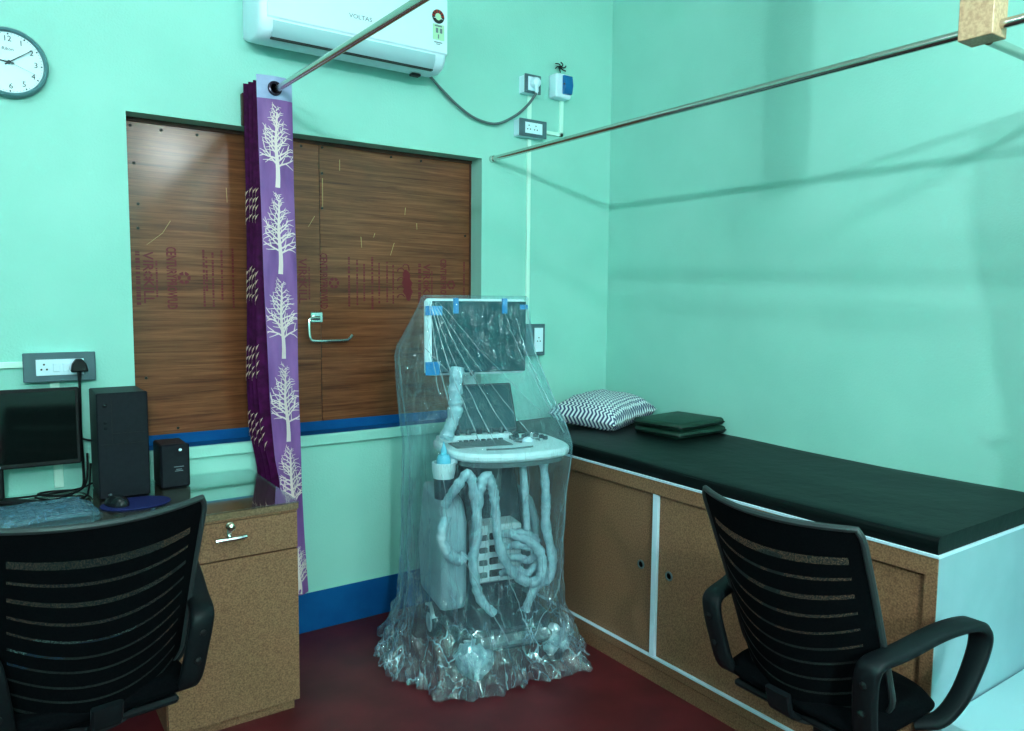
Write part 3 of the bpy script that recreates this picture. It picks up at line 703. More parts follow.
# cables behind the monitor
rnd = random.Random(3)
cab = ['loose black cable looping across the desk under the monitor', 'black cable coiled beside the computer tower on the desk', 'thin black cable running behind the monitor stand', 'black cable stretched from the monitor to the computer tower']
paths = [[(-.1, 3.13, ZD+.006), (.05, 3.02, ZD+.006), (.17, 2.99, ZD+.006), (.26, 3.03, ZD+.006), (.285, 3.10, ZD+.02), (.30, 3.16, ZD+.10)],
         [(.12, 3.12, ZD+.006), (.16, 3.06, ZD+.006), (.22, 3.08, ZD+.008), (.24, 3.14, ZD+.01), (.17, 3.17, ZD+.01), (.13, 3.13, ZD+.014), (.20, 3.06, ZD+.016), (.275, 3.12, ZD+.03), (.29, 3.16, ZD+.14)],
         [(-.3, 3.10, ZD+.005), (-.1, 3.17, ZD+.005), (.1, 3.15, ZD+.005), (.25, 3.18, ZD+.005), (.30, 3.14, ZD+.03)],
         [(.12, 3.12, ZD+.25), (.22, 3.16, ZD+.22), (.29, 3.16, ZD+.19), (.315, 3.16, ZD+.185)]]
for lb, pth in zip(cab, paths):
    b = MB(); b.tube(spline(pth, 8), .0038, 6); tag(b.build('cable', 'black', loc=pth[0]), lb, 'cable', 'loose black cables behind the monitor')

# mouse pad and mouse
b = MB(); b.lathe([(.0, 0), (.098, 0), (.10, .002), (.098, .004), (0, .004)], (0, 0, 0), 40)
b.v = [Vector((v.x*1.12, v.y*.86+.0*v.x, v.z)) for v in b.v]
o = b.build('mouse_mat', 'mousepad'); o.location = (.405, 2.868, ZD); tag(o, 'rounded dark blue mouse mat on the glass desk top', 'mouse mat')
t = thing('computer_mouse', 'black computer mouse on the blue mat before the tower', 'mouse', (.345, 2.875, ZD+.004), radians(25), world=False)
def mo(u, v):
    a = 2*pi*u; ph = pi/2*v; return (.031*cos(a)*cos(ph)*(1-.1*sin(a)), .055*sin(a)*cos(ph), .036*sin(ph)*(1-.25*sin(a)*cos(ph)))
b = MB(); b.grid(mo, 24, 8); b.add([(.031*cos(2*pi*k/24)*(1-.1*sin(2*pi*k/24)), .055*sin(2*pi*k/24), 0) for k in range(24)], [tuple(range(24))]); b.build('shell', 'black_gloss', t, weld=True)
b = MB(); b.tube([(0, .028, .031), (0, .040, .027)], .004, 8); b.build('scroll_wheel', 'us_grey', t)

# keyboard in a clear sleeve
t = thing('keyboard', 'computer keyboard inside a crinkled clear bag on the desk', 'keyboard', (.07, 2.845, ZD), radians(4), world=False)
b = MB(); b.prism([(-.065, 0), (.065, 0), (.065, .024), (-.065, .012)], -.21, .19, 'x'); b.build('base', 'us_grey', t, bevel=.003)
b = MB()
for r in range(5):
    for c in range(18):
        x = -.20+c*.0215; y = -.052+r*.0215; z = .012+(.065+y)*.092; b.box(x, x+.018, y, y+.018, z, z+.007, bev=.002)
b.build('keys', 'grey_plate', t)
def slv(u, v):
    x = -.235+.45*u; y = -.088+.178*v; f = noise.noise(Vector((x*28, y*28, 3)))*.012+noise.noise(Vector((x*70, y*60, 9)))*.005
    e = min(1, 8*min(u, 1-u, v, 1-v)); return Vector((x+f, y, .004+.034*e*(.75+.25*v)+abs(f)*e))
b = MB(); b.grid(slv, 60, 26); o = b.build('plastic_sleeve', 'sleeve'); o.location = (.07, 2.845, ZD); o.rotation_euler = (0, 0, radians(4)); tag(o, 'crinkled clear bluish bag covering the keyboard on the desk', 'plastic bag')

# ------------------------------------------------------------------ treatment couch (cabinet, doors, mattress)
t = thing('treatment_couch', 'long cork-pattern laminate couch cabinet with sliding doors and pale end panel', 'couch', (2.5, 2.1, 0))
CX, CY0, CY1 = 2.10, .985, YW-.004
b = MB(); b.box(CX+.022, XR-.003, CY0+.006, CY1, .0, .762); b.build('carcass', 'laminate', t)
b = MB(); b.box(CX-.001, CX+.03, CY0+.001, CY1, .752, .806, bev=.001); b.build('top_rail', 'laminate', t)
b = MB(); b.box(CX-.004, XR-.002, CY0-.003, CY1, .806, .815, bev=.001); b.build('top_board', 'white_lam', t)
b = MB(); b.box(CX+.004, XR-.003, CY0, CY0+.006, .0, .805, bev=.0005); b.build('end_panel', 'pale_lam', t)
b = MB(); b.box(CX, CX+.022, CY0+.001, CY0+.035, .102, .752); b.build('end_stile', 'laminate', t)
b = MB(); b.box(CX+.004, CX+.03, CY0+.006, CY1, 0, .060).box(CX, CX+.03, CY0+.006, CY1, .064, .097, bev=.001).box(CX+.008, CX+.02, CY0+.006, CY1, .059, .065); b.build('plinth', 'laminate', t)
b = MB(); b.box(CX-.002, CX+.03, 2.065, CY1, .097, .101, bev=.0005); b.box(CX-.002, CX+.012, CY0+.006, 2.065, .097, .106, bev=.001).box(CX+.018, CX+.024, CY0+.006, 2.065, .097, .106); b.build('door_track', 'white_lam', t)
for y0, y1, py, dx in ((2.06, CY1-.02, 2.128, .0155), (CY0+.035, 2.03, 1.973, .012)):
    d = MB().box(CX+dx, CX+dx+.006, y0, y1, .102, .752).build('sliding_door', 'laminate', t)
    b = MB(); b.lathe([(.0185, 0), (.0185, -.003), (.0125, -.004), (.0115, -.0005), (0, -.0003)], (CX+dx, py, .447), 20, axis='x'); b.build('finger_pull', ['us_grey'], d)
    b = MB(); b.lathe([(.0117, -.0014), (0, -.0014)], (CX+dx, py, .447), 16, axis='x'); b.build('pull_recess', 'dark', d)
b = MB(); b.box(CX-.0, CX+.02, 2.032, 2.058, .101, .752, bev=.001); b.build('mullion', 'white_lam', t)
# mattress
def slab(x0, x1, y0, y1, z0, z1, r, nx, ny, wob, seed):
    b = MB()
    def top(u, v):
        x = lerp(x0, x1, u); y = lerp(y0, y1, v); e = min(x-x0, x1-x, y-y0, y1-y)
        k = max(0, 1-e/r); d = r*(1-math.sqrt(max(0, 1-k*k)))
        return Vector((x, y, z1-d+wob*noise.noise(Vector((x*4, y*4, seed)))*(1-k)))
    b.grid(top, nx, ny)
    return b, top
b = MB()
L0 = [CX+.004, XR-.004, CY0+.004, CY1-.002]
def matt(u, v):
    # unrolled: v over the section across x, u along y
    sec = [(0, 0), (-.003, .02), (0, .040), (.006, .046), (.02, .049), (.2, .050), (.4, .051), (.6, .050), (.76, .049), (.776, .045), (.782, .038), (.782, 0)]
    q = v*(len(sec)-1); i = min(int(q), len(sec)-2); f = q-i
    sx = lerp(sec[i][0], sec[i+1][0], f); sz = lerp(sec[i][1], sec[i+1][1], f)
    y = lerp(L0[2], L0[3], u)
    wv = noise.noise(Vector((sx*5, y*3, 1)))*.003
    return Vector((L0[0]+sx+(wv if v < .2 else 0), y+(.03*min(1, sx/.78) if u < .02 else 0)*0, .815+sz*(1+.12*sin(y*3))*1.0+(wv if .2 < v < .85 else 0)))
b.grid(matt, 60, 33)
def endcap(j):
    o = j
nb = 34
for u_i in (0, 60):
    ids = [j*61+u_i for j in range(nb)]
    b.f.append(ids if u_i else ids[::-1]); b.m.append(0)
o = b.build('mattress', 'mattress', loc=(2.5, 2.1, .815), sharp=60); tag(o, 'dark green-black vinyl mattress pad lying along the couch top', 'mattress')

# pillow
def pil(sgn):
    def fn(u, v):
        a, c = 2*u-1, 2*v-1
        h = max(0, (1-a**4)*(1-c**4))**.55
        px = a*(.220-.035*(1-abs(c))*abs(a)**3*0+.02*(c*c)); py = c*(.17+.018*a*a)
        w = .007*noise.noise(Vector((a*4, c*4, sgn)))*h+.004*sin(a*13)*(abs(c)**5)
        return Vector((px, py, sgn*.088*h+w))
    return fn
b = MB(); NU = 40; b.grid(pil(1), NU, 30); nv1 = len(b.v); b.grid(pil(-1), NU, 30)
uvs = [(i/NU, j/30) for j in range(31) for i in range(NU+1)]; uvs = uvs+uvs
for i, v in enumerate(b.v): v.z = max(v.z, -.048+.02*abs(v.x)) if i >= nv1 else v.z
P = b.build('pillow', 'chevron', uv=uvs, sharp=80)
P.location = (2.575, 2.885, .934); P.rotation_euler = (radians(4), radians(-3), radians(20))
tag(P, 'plump white pillow with a navy zigzag pattern at the head of the couch', 'pillow')
# two cushions
def cushion(loc, rz, label):
    b = MB(); b.box(-.178, .170, -.142, .142, 0, .037, bev=.012)
    o = b.build('cushion', 'cushion', bevel=.006, sharp=60); o.location = loc; o.rotation_euler = (0, 0, rz)
    tag(o, label, 'cushion', 'green cushions stacked on the couch')
    s_ = MB(); s_.tube([(x, y, .017) for x, y in ((-.179, -.132), (-.168, -.143), (.160, -.143), (.171, -.132), (.171, .132), (.160, .143), (-.168, .143), (-.179, .132))], .0025, 6, closed=True)
    q = s_.build('seam', 'mattress'); q.parent = o
cushion((2.715, 2.49, .869), radians(3), 'flat dark green cushion lying on the mattress, lower of the stack')
cushion((2.708, 2.493, .907), radians(6), 'flat dark green cushion on top of the other cushion beside the pillow')

# step at the couch end
b = MB(); b.box(2.16, XR-.01, .56, .98, .30, .336, bev=.003)
t = thing('step_stool', 'wide pale white step standing against the near end of the couch', 'step', (2.5, .77, 0))
b.build('tread', 'step', t)
b = MB(); b.box(2.18, XR-.03, .58, .60, 0, .30); b.build('riser', 'step', t)
for x in (2.18, XR-.05):
    b = MB(); b.box(x, x+.02, .60, .975, 0, .30); b.build('side_board', 'step', t)

# ------------------------------------------------------------------ office chairs
def chair_parts(t):
    def back(u, v):      # u -1..1, v 0 bottom..1 top
        z = .462+.518*v
        hw = .226+.012*v
        yb = -.09-.195*v**.95+.008*sin(pi*v)
        sag = .062+.045*(1-v)
        # rounded corners
        if v > .93: hw -= .012*((v-.93)/.07)**2
        if v < .12: hw -= .03*((.12-v)/.12)**2
        x = u*hw; y = yb-sag*(1-u*u)+sag*.4
        zz = z-(1-u*u)*(.008+min(.06, .13*(1-v)))
        return Vector((x, y, zz))
    NU, NV = 40, 150
    rows = []
    for k in range(10):
        c = .85-.083*k; h = (.016 if k == 0 else .0075); rows.append((c-h, c+h))
    def mf(i, j):
        u = (i+.5)/NU*2-1; v = (j+.5)/NV
        if abs(u) < .84:
            for a, c in rows:
                if a < v < c: return 1
        return 0
    b = MB(); b.grid(lambda p, q: back(2*p-1, q), NU, NV, mfn=mf)
    bk = b.build('backrest', ['fabric', 'weave'], t, sharp=80)
    per = [back(-1+2*i/30, 1) for i in range(31)]+[back(1, 1-i/30) for i in range(1, 31)]+[back(1-2*i/30, 0) for i in range(1, 31)]+[back(-1, i/30) for i in range(1, 30)]
    b = MB(); b.tube(per, .0085, 8, closed=True); b.build('edge_frame', 'edge', bk)
    # seat
    def seat(s):
        def fn(u, v):
            a, c = 2*u-1, 2*v-1
            k = (abs(a)**5+abs(c)**5)**.2 if (a or c) else 0
            m_ = max(abs(a), abs(c)) or 1
            sc = m_/k if k else 1
            x, y = a*sc*.235, c*sc*.185+.01
            e = max(abs(a), abs(c)); rr = max(0, (e-.8)/.2)
            if s > 0: z = .478-.028*(1-math.sqrt(max(0, 1-rr*rr)))+.008*noise.noise(Vector((x*6, y*6, 0)))-.03*max(0, c-.5)
            else: z = .415+.02*(rr)-.0
            if s > 0: z = max(z, .436)
            return Vector((x, y, z))
        return fn
    b = MB(); b.grid(seat(1), 24, 24); b.grid(seat(-1), 24, 24)
    n1 = 25*25
    rim = [i for i in range(25)]+[j*25+24 for j in range(1, 25)]+[24*25+i for i in range(23, -1, -1)]+[j*25 for j in range(23, 0, -1)]
    for k in range(len(rim)):
        a_, b_ = rim[k], rim[(k+1) % len(rim)]; b.f.append([a_, b_, b_+n1, a_+n1]); b.m.append(0)
    b.build('seat', 'fabric', t, sharp=70)
    b = MB(); b.box(-.19, .19, -.16, .16, .395, .417, bev=.008); b.build('seat_pan', 'arm', t)
    b = MB(); b.ribbon(spline([(0, -.05, .40), (0, -.14, .40), (0, -.19, .42), (0, -.205, .45), (0, -.212, .48)], 5), .075, .018, (1, 0, 0)); b.build('back_bracket', 'arm', t)
    b = MB(); b.ribbon(spline([(-.215, -.09, .445), (-.12, -.125, .43), (0, -.15, .425), (.12, -.125, .43), (.215, -.09, .445)], 5), .028, .014, (0, 0, 1)); b.build('lumbar_bar', 'arm', t)
    for sg in (-1, 1):
        pts = spline([(.200*sg, -.10, .415), (.215*sg, -.16, .45), (.226*sg, -.19, .54), (.236*sg, -.205, .615), (.244*sg, -.19, .650), (.260*sg, -.11, .663), (.284*sg, .01, .69), (.302*sg, .10, .697), (.310*sg, .155, .685), (.311*sg, .178, .645), (.306*sg, .162, .58), (.292*sg, .125, .495), (.265*sg, .085, .435), (.22*sg, .05, .415)], 5)
        N_ = len(pts); w = [lerp(.062, .056, i/N_)-(.018*max(0, (i/N_-.65)/.35)) for i in range(N_)]
        th = [.026+(.012 if .12 < i/N_ < .3 else 0)*0 for i in range(N_)]
        a = MB().ribbon(pts, w, th, (1, 0, 0)).build('armrest', 'arm', t, sharp=50)
        for z, y in ((.60, -.217), (.52, -.203)):
            b = MB(); b.lathe([(.009, .004), (.009, -.004), (.006, -.006), (0, -.006)], ((.236 if z > .55 else .226)*sg, y, z), 12, axis='y'); b.build('bolt_cap', 'black', a)
    b = MB(); b.lathe([(.026, .10), (.026, .25), (.017, .25), (.017, .40)], (0, -.02, 0), 20); b.build('gas_column', 'black', t)
    for k in range(5):
        a = 2*pi*k/5+.3; d = Vector((cos(a), sin(a), 0)); o = Vector((0, -.02, 0))
        lg = MB().ribbon([o+d*.02+Vector((0, 0, .115)), o+d*.11+Vector((0, 0, .105)), o+d*.19+Vector((0, 0, .078))], [.05, .042, .03], [.035, .028, .02], Vector((-d.y, d.x, 0))).build('base_leg', 'arm', t)
        n_ = Vector((-d.y, d.x, 0)); c = o+d*.19+Vector((0, 0, .026))
        b = MB()
        for q in (-.014, .014): b.tube([c+n_*(q-.008), c+n_*(q+.008)], .026, 16)
        b.tube([c+Vector((0, 0, -.0)), c+Vector((0, 0, .055))], .006, 8); b.build('castor', 'black', lg)
c1 = thing('office_chair', 'black mesh-back office chair with loop armrests drawn up to the desk', 'chair', (.185, 2.27, 0), radians(7), 'black mesh-back office chairs', world=False)
chair_parts(c1)
def copy_tree(o, parent=None):
    c = o.copy(); COL.objects.link(c)
    if parent: c.parent = parent
    for ch in [x for x in bpy.data.objects if x.parent == o]: copy_tree(ch, c)
    return c
c2 = copy_tree(c1); c2.location = (1.885, 1.165, 0); c2.rotation_euler = (0, 0, radians(-91))
c2['label'] = 'black mesh-back office chair with loop armrests facing the couch doors'

# ------------------------------------------------------------------ ultrasound machine under plastic
UM = thing('ultrasound_machine', 'white and dark ultrasound scanner on wheels wrapped under a clear sheet', 'medical machine', (1.74, 2.64, 0), radians(-12), world=False)
t = UM
RX = lambda a, p: Matrix.Translation(p) @ Matrix.Rotation(radians(a), 4, 'X')
# base
b = MB(); b.prism([(-.20, -.16), (-.14, -.25), (.14, -.25), (.20, -.16), (.21, .2), (.15, .26), (-.15, .26), (-.21, .2)], .10, .19, 'z'); b.build('base', 'us_dark', t, bevel=.015)
b = MB(); b.box(-.165, .165, -.275, -.16, .115, .17, bev=.02); b.build('foot_bumper', 'us_grey', t)
for x, y in ((-.165, -.215), (.195, -.20), (-.20, .2), (.20, .2)):
    w = MB(); w.lathe([(.03, -.02), (.058, -.02), (.066, -.012), (.066, .012), (.058, .02), (.03, .02)], (x, y, .066), 24, axis='x'); w = w.build('castor', 'us_dark', t)
    b = MB(); b.lathe([(.0, -.024), (.04, -.024), (.044, -.018), (.044, .018), (.04, .024), (0, .024)], (x, y, .066), 20, axis='x'); b.build('wheel_cover', 'us_white', w)
    b = MB(); b.ribbon(spline([(x, y-.05, .10), (x, y-.01, .142), (x, y+.05, .13)], 4), .05, .012, (1, 0, 0)); b.build('castor_fork', 'us_white', w)
for j, (x, y) in enumerate(((-.165, -.235), (.20, -.215))):
    b = MB(); N1, N2 = 26, 16
    def ball(u, v, x=x, y=y, j=j):
        a = 2*pi*u; p = pi*(v-.5); d = Vector((cos(a)*cos(p), sin(a)*cos(p), sin(p))); r = (.072 if j == 0 else .055)*(1+.28*noise.noise(d*3+Vector((j*7, 0, 0)))+.12*noise.noise(d*8)); return Vector((x, y, .082))+d*r
    b.grid(ball, N1, N2); b.build('wheel_wrap', 'wrap', t, weld=True, sharp=60)
# tower
b = MB(); b.prism([(-.02, .18), (-.05, .30), (-.02, .55), (.03, .70), (.10, .82), (.26, .82), (.28, .6), (.28, .18)], -.13, .13, 'x'); b.build('cabinet', 'us_dark', t, bevel=.012)
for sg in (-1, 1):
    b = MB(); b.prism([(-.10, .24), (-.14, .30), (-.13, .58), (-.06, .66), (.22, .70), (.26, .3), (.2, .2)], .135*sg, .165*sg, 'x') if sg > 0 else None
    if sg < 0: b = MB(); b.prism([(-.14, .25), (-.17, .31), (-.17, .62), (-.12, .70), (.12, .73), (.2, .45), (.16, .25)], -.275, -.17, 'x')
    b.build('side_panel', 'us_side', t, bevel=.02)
b = MB(); b.box(-.045, .055, .02, .16, .60, .87, bev=.01); b.build('console_column', 'us_grey', t)
# probe port block
pb = MB().box(-.115, .085, -.12, .0, .335, .575, bev=.008).build('port_panel', 'us_white', t)
for k in range(4):
    z = .362+k*.052
    b = MB(); b.box(-.06, .07, -.126, -.115, z, z+.028, bev=.003); b.build('probe_port', 'dark', pb)
    b = MB(); b.box(-.105, -.07, -.13, -.118, z, z+.022, bev=.003); b.build('port_latch', 'us_grey', pb)
# console
def console_outline(s=1, dy=0):
    pts = []
    P = [(-.245, .13), (-.262, .05), (-.262, -.10), (-.235, -.20), (-.16, -.262), (0, -.292), (.16, -.262), (.235, -.20), (.262, -.10), (.262, .05), (.245, .13)]
    S = spline([(p[0]*s, p[1]*s+dy, 0) for p in P], 4)
    return [(q.x+.022, q.y) for q in S]
b = MB(); b.prism(console_outline(), .868, .903, 'z'); b.build('console', 'us_white', t, bevel=.012)
b = MB(); b.prism(console_outline(.9, -.005), .845, .868, 'z'); b.build('console_underside', 'us_grey', t)
b = MB(); b.box(-.20, .045, -.115, .0, .903, .9055, bev=.001)
for r in range(5):
    for c in range(12): x = -.195+c*.0198; y = -.11+r*.0215; b.box(x, x+.0165, y, y+.018, .9055, .9085, bev=.0008)
b.build('key_pad', ['us_grey'], t)
b = MB(); b.box(-.225, .10, .03, .085, .903, .925, bev=.004, rot=None); b.build('button_strip', 'us_white', t)
b = MB()
for c in range(6):
    x = -.19+c*.05; b.lathe([(.012, .925), (.010, .950), (0, .951)], (x, .057, 0), 12)
for c in range(8): b.box(-.15+c*.026, -.132+c*.026, .012, .024, .903, .909, bev=.001)
for (x, y) in ((.09, .015), (.12, .03), (.15, .02), (.18, .045), (.205, .02), (.22, -.01), (.13, .065), (.19, .08), (.225, .055), (.09, -.01), (.222, -.045)): b.lathe([(.011, .903), (.010, .917), (0, .918)], (x, y, 0), 10)
b.build('control_knobs', 'us_dark', t)
b = MB(); b.tube([(.135+.052*cos(a), -.055+.042*sin(a), .905) for a in [radians(q) for q in range(-20, 230, 12)]], .006, 6); b.build('trackball_ring', 'us_grey', t)
b = MB(); b.lathe([(.024, .900), (.022, .911), (.012, .918), (0, .920)], (.135, -.055, 0), 16); b.build('trackball', 'white', t)
b = MB(); b.tube(spline([(-.10, -.185, .906), (0, -.20, .906), (.10, -.185, .906)], 4), .004, 6); b.build('handle_slot', 'us_grey', t)
# touch panel, tilted back
Rm = Matrix.Translation((0, .06, .93)) @ Matrix.Shear('XZ', 4, (0, 0)) @ Matrix.Rotation(radians(-24), 4, 'X')
b = MB(); b.box(-.135, .135, -.012, .012, 0, .215, rot=Rm, bev=.006); tp = b.build('touch_panel', 'us_dark', t)
b = MB(); b.box(-.124, .124, -.0135, -.0115, .012, .203, rot=Rm); b.build('touch_screen', 'us_screen', tp)
# monitor arm and monitor
b = MB(); b.tube(spline([(-.0, .20, .80), (-.02, .21, 1.0), (-.05, .17, 1.22), (-.06, .09, 1.33)], 6), .028, 12); b.build('monitor_arm', 'us_white', t)
mon = MB().box(-.283, .163, .035, .075, 1.182, 1.498, bev=.012).build('display', 'us_white', t)
b = MB(); b.box(-.258, .159, .031, .037, 1.192, 1.488, bev=.003); b.build('display_screen', 'us_screen', mon)
for x0, x1, z0, z1 in ((-.168, -.145, 1.437, 1.501), (.048, .072, 1.437, 1.501), (-.286, -.215, 1.43, 1.468), (-.286, -.225, 1.185, 1.24), (.13, .166, 1.455, 1.475)):
    b = MB(); b.box(x0, x1, .028, .034, z0, z1, bev=.001); b.build('tape_strip', 'tape', mon)
b = MB(); b.lathe([(.010, .03), (.008, .027), (0, .027)], (-.085, 0, 1.1875), 10, axis='y'); b.build('brand_badge', 'dark', mon)
# bottle holder
hd = MB().lathe([(.040, .80), (.046, .83), (.046, .862), (.040, .862), (.036, .81), (0, .81)], (-.265, -.15, 0), 24).build('cup_holder', 'us_white', t)
b = MB(); b.box(-.25, -.21, -.16, -.12, .85, .872, bev=.004); b.build('holder_bracket', 'us_white', hd)
b = MB(); b.lathe([(.036, .72), (.040, .80), (0, .80)], (-.265, -.15, 0), 20); b.build('holder_cup', 'us_dark', hd)
gb = thing('gel_bottle', 'pale blue gel bottle standing in the scanner side cup holder', 'bottle', UM.matrix_basis @ Vector((-.265, -.15, .812)), radians(-12), world=False)
b = MB(); b.lathe([(.026, 0), (.028, .01), (.028, .06), (.022, .078), (.012, .084), (.012, .09), (0, .09)], seg=20); b.build('bottle_body', 'gel', gb)
b = MB(); b.lathe([(.013, .088), (.012, .10), (.005, .118), (.003, .13), (0, .131)], seg=14); b.build('nozzle', 'gel', gb)
# foam wrapped probes and cables
rn = random.Random(11)
def lumpy(path, r, name, par, mat='wrap', seg=10):
    S = spline(path, 9); b = MB(); b.tube(S, [r*(1+rn.uniform(-.17, .17)) for i in range(len(S))], seg); return b.build(name, mat, par, sharp=70)
lumpy([(-.17, -.03, 1.22), (-.185, -.05, 1.12), (-.19, -.06, 1.04), (-.215, -.05, .96), (-.225, -.05, .93)], .028, 'wrapped_probe', t)
lumpy([(-.267, -.17, .70), (-.24, -.22, .77), (-.19, -.23, .825), (-.165, -.23, .72), (-.151, -.225, .571), (-.165, -.215, .476), (-.133, -.20, .32), (-.069, -.20, .24)], .019, 'wrapped_cable', t)
lumpy([(-.147, -.20, .57), (-.144, -.22, .734), (-.120, -.235, .815), (-.094, -.23, .77), (-.077, -.22, .704), (-.054, -.21, .531), (-.001, -.21, .414), (.074, -.21, .352), (.132, -.205, .362), (.140, -.20, .438), (.108, -.19, .50), (.02, -.15, .545)], .020, 'wrapped_cable', t)
lumpy([(.148, -.18, .86), (.15, -.21, .70), (.152, -.21, .578), (.183, -.21, .44), (.175, -.20, .356), (.11, -.205, .323), (.067, -.20, .229)], .019, 'wrapped_cable', t)
lumpy([(.065, -.16, .86), (.07, -.18, .70), (.081, -.18, .565)], .015, 'wrapped_cable', t)
for k in range(4):
    lumpy([(-.01, -.12, .535-k*.055), (.04, -.16, .55-k*.052), (.09, -.17, .54-k*.055), (.135, -.16, .50-k*.03)], .016, 'wrapped_connector', t)
lumpy([(-.27, -.20, .66), (-.295, -.215, .58), (-.258, -.21, .508), (-.215, -.20, .48), (-.19, -.20, .50)], .022, 'wrapped_cable', t)
# the clear sheet
UR = UM.matrix_basis
RING = [  # z, x0, x1, y0, y1, exponent
    (1.514, -.280, .158, .025, .080, 7), (1.507, -.292, .172, .018, .092, 6), (1.46, -.305, .180, .010, .12, 5),
    (1.36, -.345, .196, -.01, .20, 4), (1.30, -.372, .21, -.025, .25, 3.6), (1.26, -.38, .222, -.04, .27, 3.4), (1.10, -.376, .262, -.15, .29, 3.2), (.97, -.370, .296, -.255, .30, 3.2), (.91, -.366, .304, -.308, .30, 3.0), (.86, -.366, .302, -.31, .30, 3.0),
    (.70, -.368, .285, -.29, .30, 3.0), (.50, -.37, .275, -.285, .30, 3.0), (.35, -.375, .275, -.285, .31, 2.9), (.22, -.385, .285, -.30, .325, 2.8), (.12, -.405, .305, -.325, .34, 2.7), (.05, -.435, .335, -.37, .35, 2.6), (.02, -.45, .35, -.385, .35, 2.6)]
def ringv(z, k):
    if z >= RING[0][0]: return RING[0][k]
    for a, c in zip(RING, RING[1:]):
        if z >= c[0]: return lerp(c[k], a[k], (z-c[0])/(a[0]-c[0]))
    return RING[-1][k]
NA = 300; NZ = 190
zl = [1.512-(1.512-.02)*(j/NZ) for j in range(NZ+1)]
b = MB(); vs = []
for j, z in enumerate(zl):
    x0, x1, y0, y1, ex = [ringv(z, k) for k in range(1, 6)]
    cx, cy, hx, hy = (x0+x1)/2, (y0+y1)/2, (x1-x0)/2, (y1-y0)/2
    low = max(0, min(1, (.95-z)/.95)); cr = max(0, 1-z/.22)
    upz = max(0, min(1, (1.5-z)/.3))
    for i in range(NA):
        a = 2*pi*i/NA; c, s_ = cos(a), sin(a)
        k = (abs(c)**ex+abs(s_)**ex)**(-1/ex)
        d = Vector((c, s_))
        q = Vector((c*2.2, s_*2.2, z*.75))
        r1 = noise.noise(Vector((c*3.0, s_*3.0, z*.6+3)))
        r2 = 1-2*abs(noise.noise(Vector((c*6.5, s_*6.5, z*1.1+8))))
        r3 = 1-2*abs(noise.noise(Vector((c*5.5+z*3, s_*5.5-z*2, z*7+1))))
        r4 = noise.noise(Vector((c*14, s_*14, z*26)))
        amp = .008*upz*r1+.007*upz*(r2-.4)+(.018*low)*(r1)+(.016*low)*(r2-.3)+low*.012*(r3-.4)+cr*(.05*(r3-.3)+.016*r4+.055*r1)
        f = 1+0*amp
        x = cx+hx*k*c+c*amp; y = cy+hy*k*s_+s_*amp
        zz = z+cr*.02*(r3)+cr*.012*r4*(1 if z > .03 else 0)
        if j == NZ: zz = .006+.016*abs(r4)+.012*max(0, r3)
        wx = 1.74+cos(radians(12))*x+sin(radians(12))*y
        if wx > 2.088: x -= (wx-2.088)/cos(radians(12))
        vs.append(Vector((x, y, max(zz, .004))))
fs = [(j*NA+i, j*NA+(i+1) % NA, (j+1)*NA+(i+1) % NA, (j+1)*NA+i) for j in range(NZ) for i in range(NA)]
b.add(vs, fs); b.f.append(list(range(NA))[::-1]); b.m.append(0)
def crease(x0, z0, x1, z1, w, bow=0):
    pts = []; n_ = 26
    for q in range(n_+1):
        f = q/n_; z = lerp(z0, z1, f); x = lerp(x0, x1, f)+bow*sin(pi*f)+.004*noise.noise(Vector((x0*30, f*9, x1*9)))
        j = min(NZ, max(0, int(round((1.512-z)/1.492*NZ)))); row = [v for v in vs[j*NA:(j+1)*NA] if v.y < .12]
        best = sorted(row, key=lambda v: abs(v.x-x)+max(0, v.y)*.5)[:2]; p = sum(best, Vector())/2
        pts.append(p+Vector((0, -.0025, 0)))
    S = [pts[0]]+[(pts[i-1]+pts[i]*2+pts[i+1])/4 for i in range(1, n_)]+[pts[-1]]
    b.tube(S, [w*(.35+.65*abs(sin(i*.9+x1*40))) for i in range(len(S))], 5, 1)
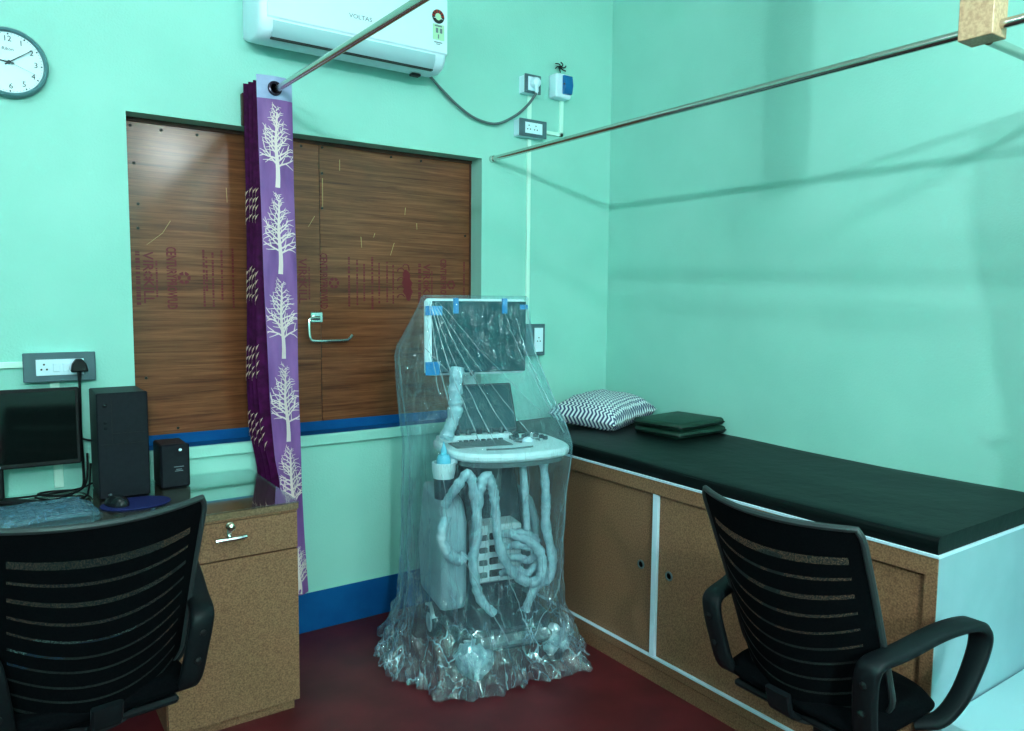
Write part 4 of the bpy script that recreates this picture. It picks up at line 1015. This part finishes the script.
for c_ in ((-.275, 1.49, -.235, 1.0, .0022), (-.27, 1.49, -.16, .96, .0026), (-.262, 1.48, -.10, .95, .0018), (-.25, 1.48, -.02, .95, .0022), (-.25, 1.49, .07, .95, .0014), (-.24, 1.49, .13, 1.05, .0012),
           (.05, 1.44, .22, .96, .0018), (.10, 1.42, .20, 1.05, .0024), (.15, 1.47, .27, .97, .0022), (.16, 1.46, .245, 1.1, .0014), (-.285, 1.42, -.27, 1.12, .002), (-.30, 1.3, -.2, 1.18, .0018),
           (-.30, .84, -.24, .35, .0018), (-.10, .86, -.16, .42, .0014), (.03, .86, .06, .3, .0012), (.24, .85, .20, .3, .002), (.27, .85, .25, .4, .0014), (-.22, .5, -.05, .16, .0022), (-.05, .42, .07, .12, .002), (.20, .36, .05, .14, .002)):
    crease(*c_)
o = b.build('plastic_cover', ['film', 'crease'], sharp=180); o.location = (1.74, 2.64, 0); o.rotation_euler = (0, 0, radians(-12))
tag(o, 'crinkled clear sheet draped over the scanner from screen to floor', 'plastic cover')

# ------------------------------------------------------------------ lights
def area(name, loc, d, sx, sy, e, col):
    L = bpy.data.lights.new(name, 'AREA'); L.shape = 'RECTANGLE'; L.size = sx; L.size_y = sy; L.energy = e; L.color = col
    o = bpy.data.objects.new(name, L); COL.objects.link(o); o.location = loc
    o.rotation_euler = Vector(d).to_track_quat('-Z', 'Y').to_euler(); return o
CL = (.82, .98, 1.0)
o = area('tube_light', (-.66, 1.5, 2.83), (1, 0, -.35), 1.1, .05, 22, CL)
# make the long side run along y
Z = -Vector((1, 0, -.35)).normalized(); X = Vector((0, 1, 0)); Y = Z.cross(X)
o.rotation_euler = Matrix((X, Y, Z)).transposed().to_euler()
L = bpy.data.lights.new('lamp', 'POINT'); L.energy = 330; L.shadow_soft_size = .05; L.color = CL; o = bpy.data.objects.new('lamp', L); COL.objects.link(o); o.location = (-.64, -3.0, 2.83)
L = bpy.data.lights.new('bulb', 'POINT'); L.energy = 72; L.shadow_soft_size = .07; L.color = CL; o = bpy.data.objects.new('bulb', L); COL.objects.link(o); o.location = (1.32, -.3, 2.69)
w = bpy.data.worlds.new('world'); bpy.context.scene.world = w; w.use_nodes = True
w.node_tree.nodes['Background'].inputs[0].default_value = (.5, .8, .9, 1); w.node_tree.nodes['Background'].inputs[1].default_value = .1
sc = bpy.context.scene
sc.view_settings.view_transform = 'Standard'; sc.view_settings.look = 'None'; sc.view_settings.exposure = .03; sc.view_settings.gamma = .88
sc.cycles.max_bounces = 12; sc.cycles.transparent_max_bounces = 24; sc.cycles.diffuse_bounces = 6
for o in bpy.data.objects:
    if '_w' in o: del o['_w']
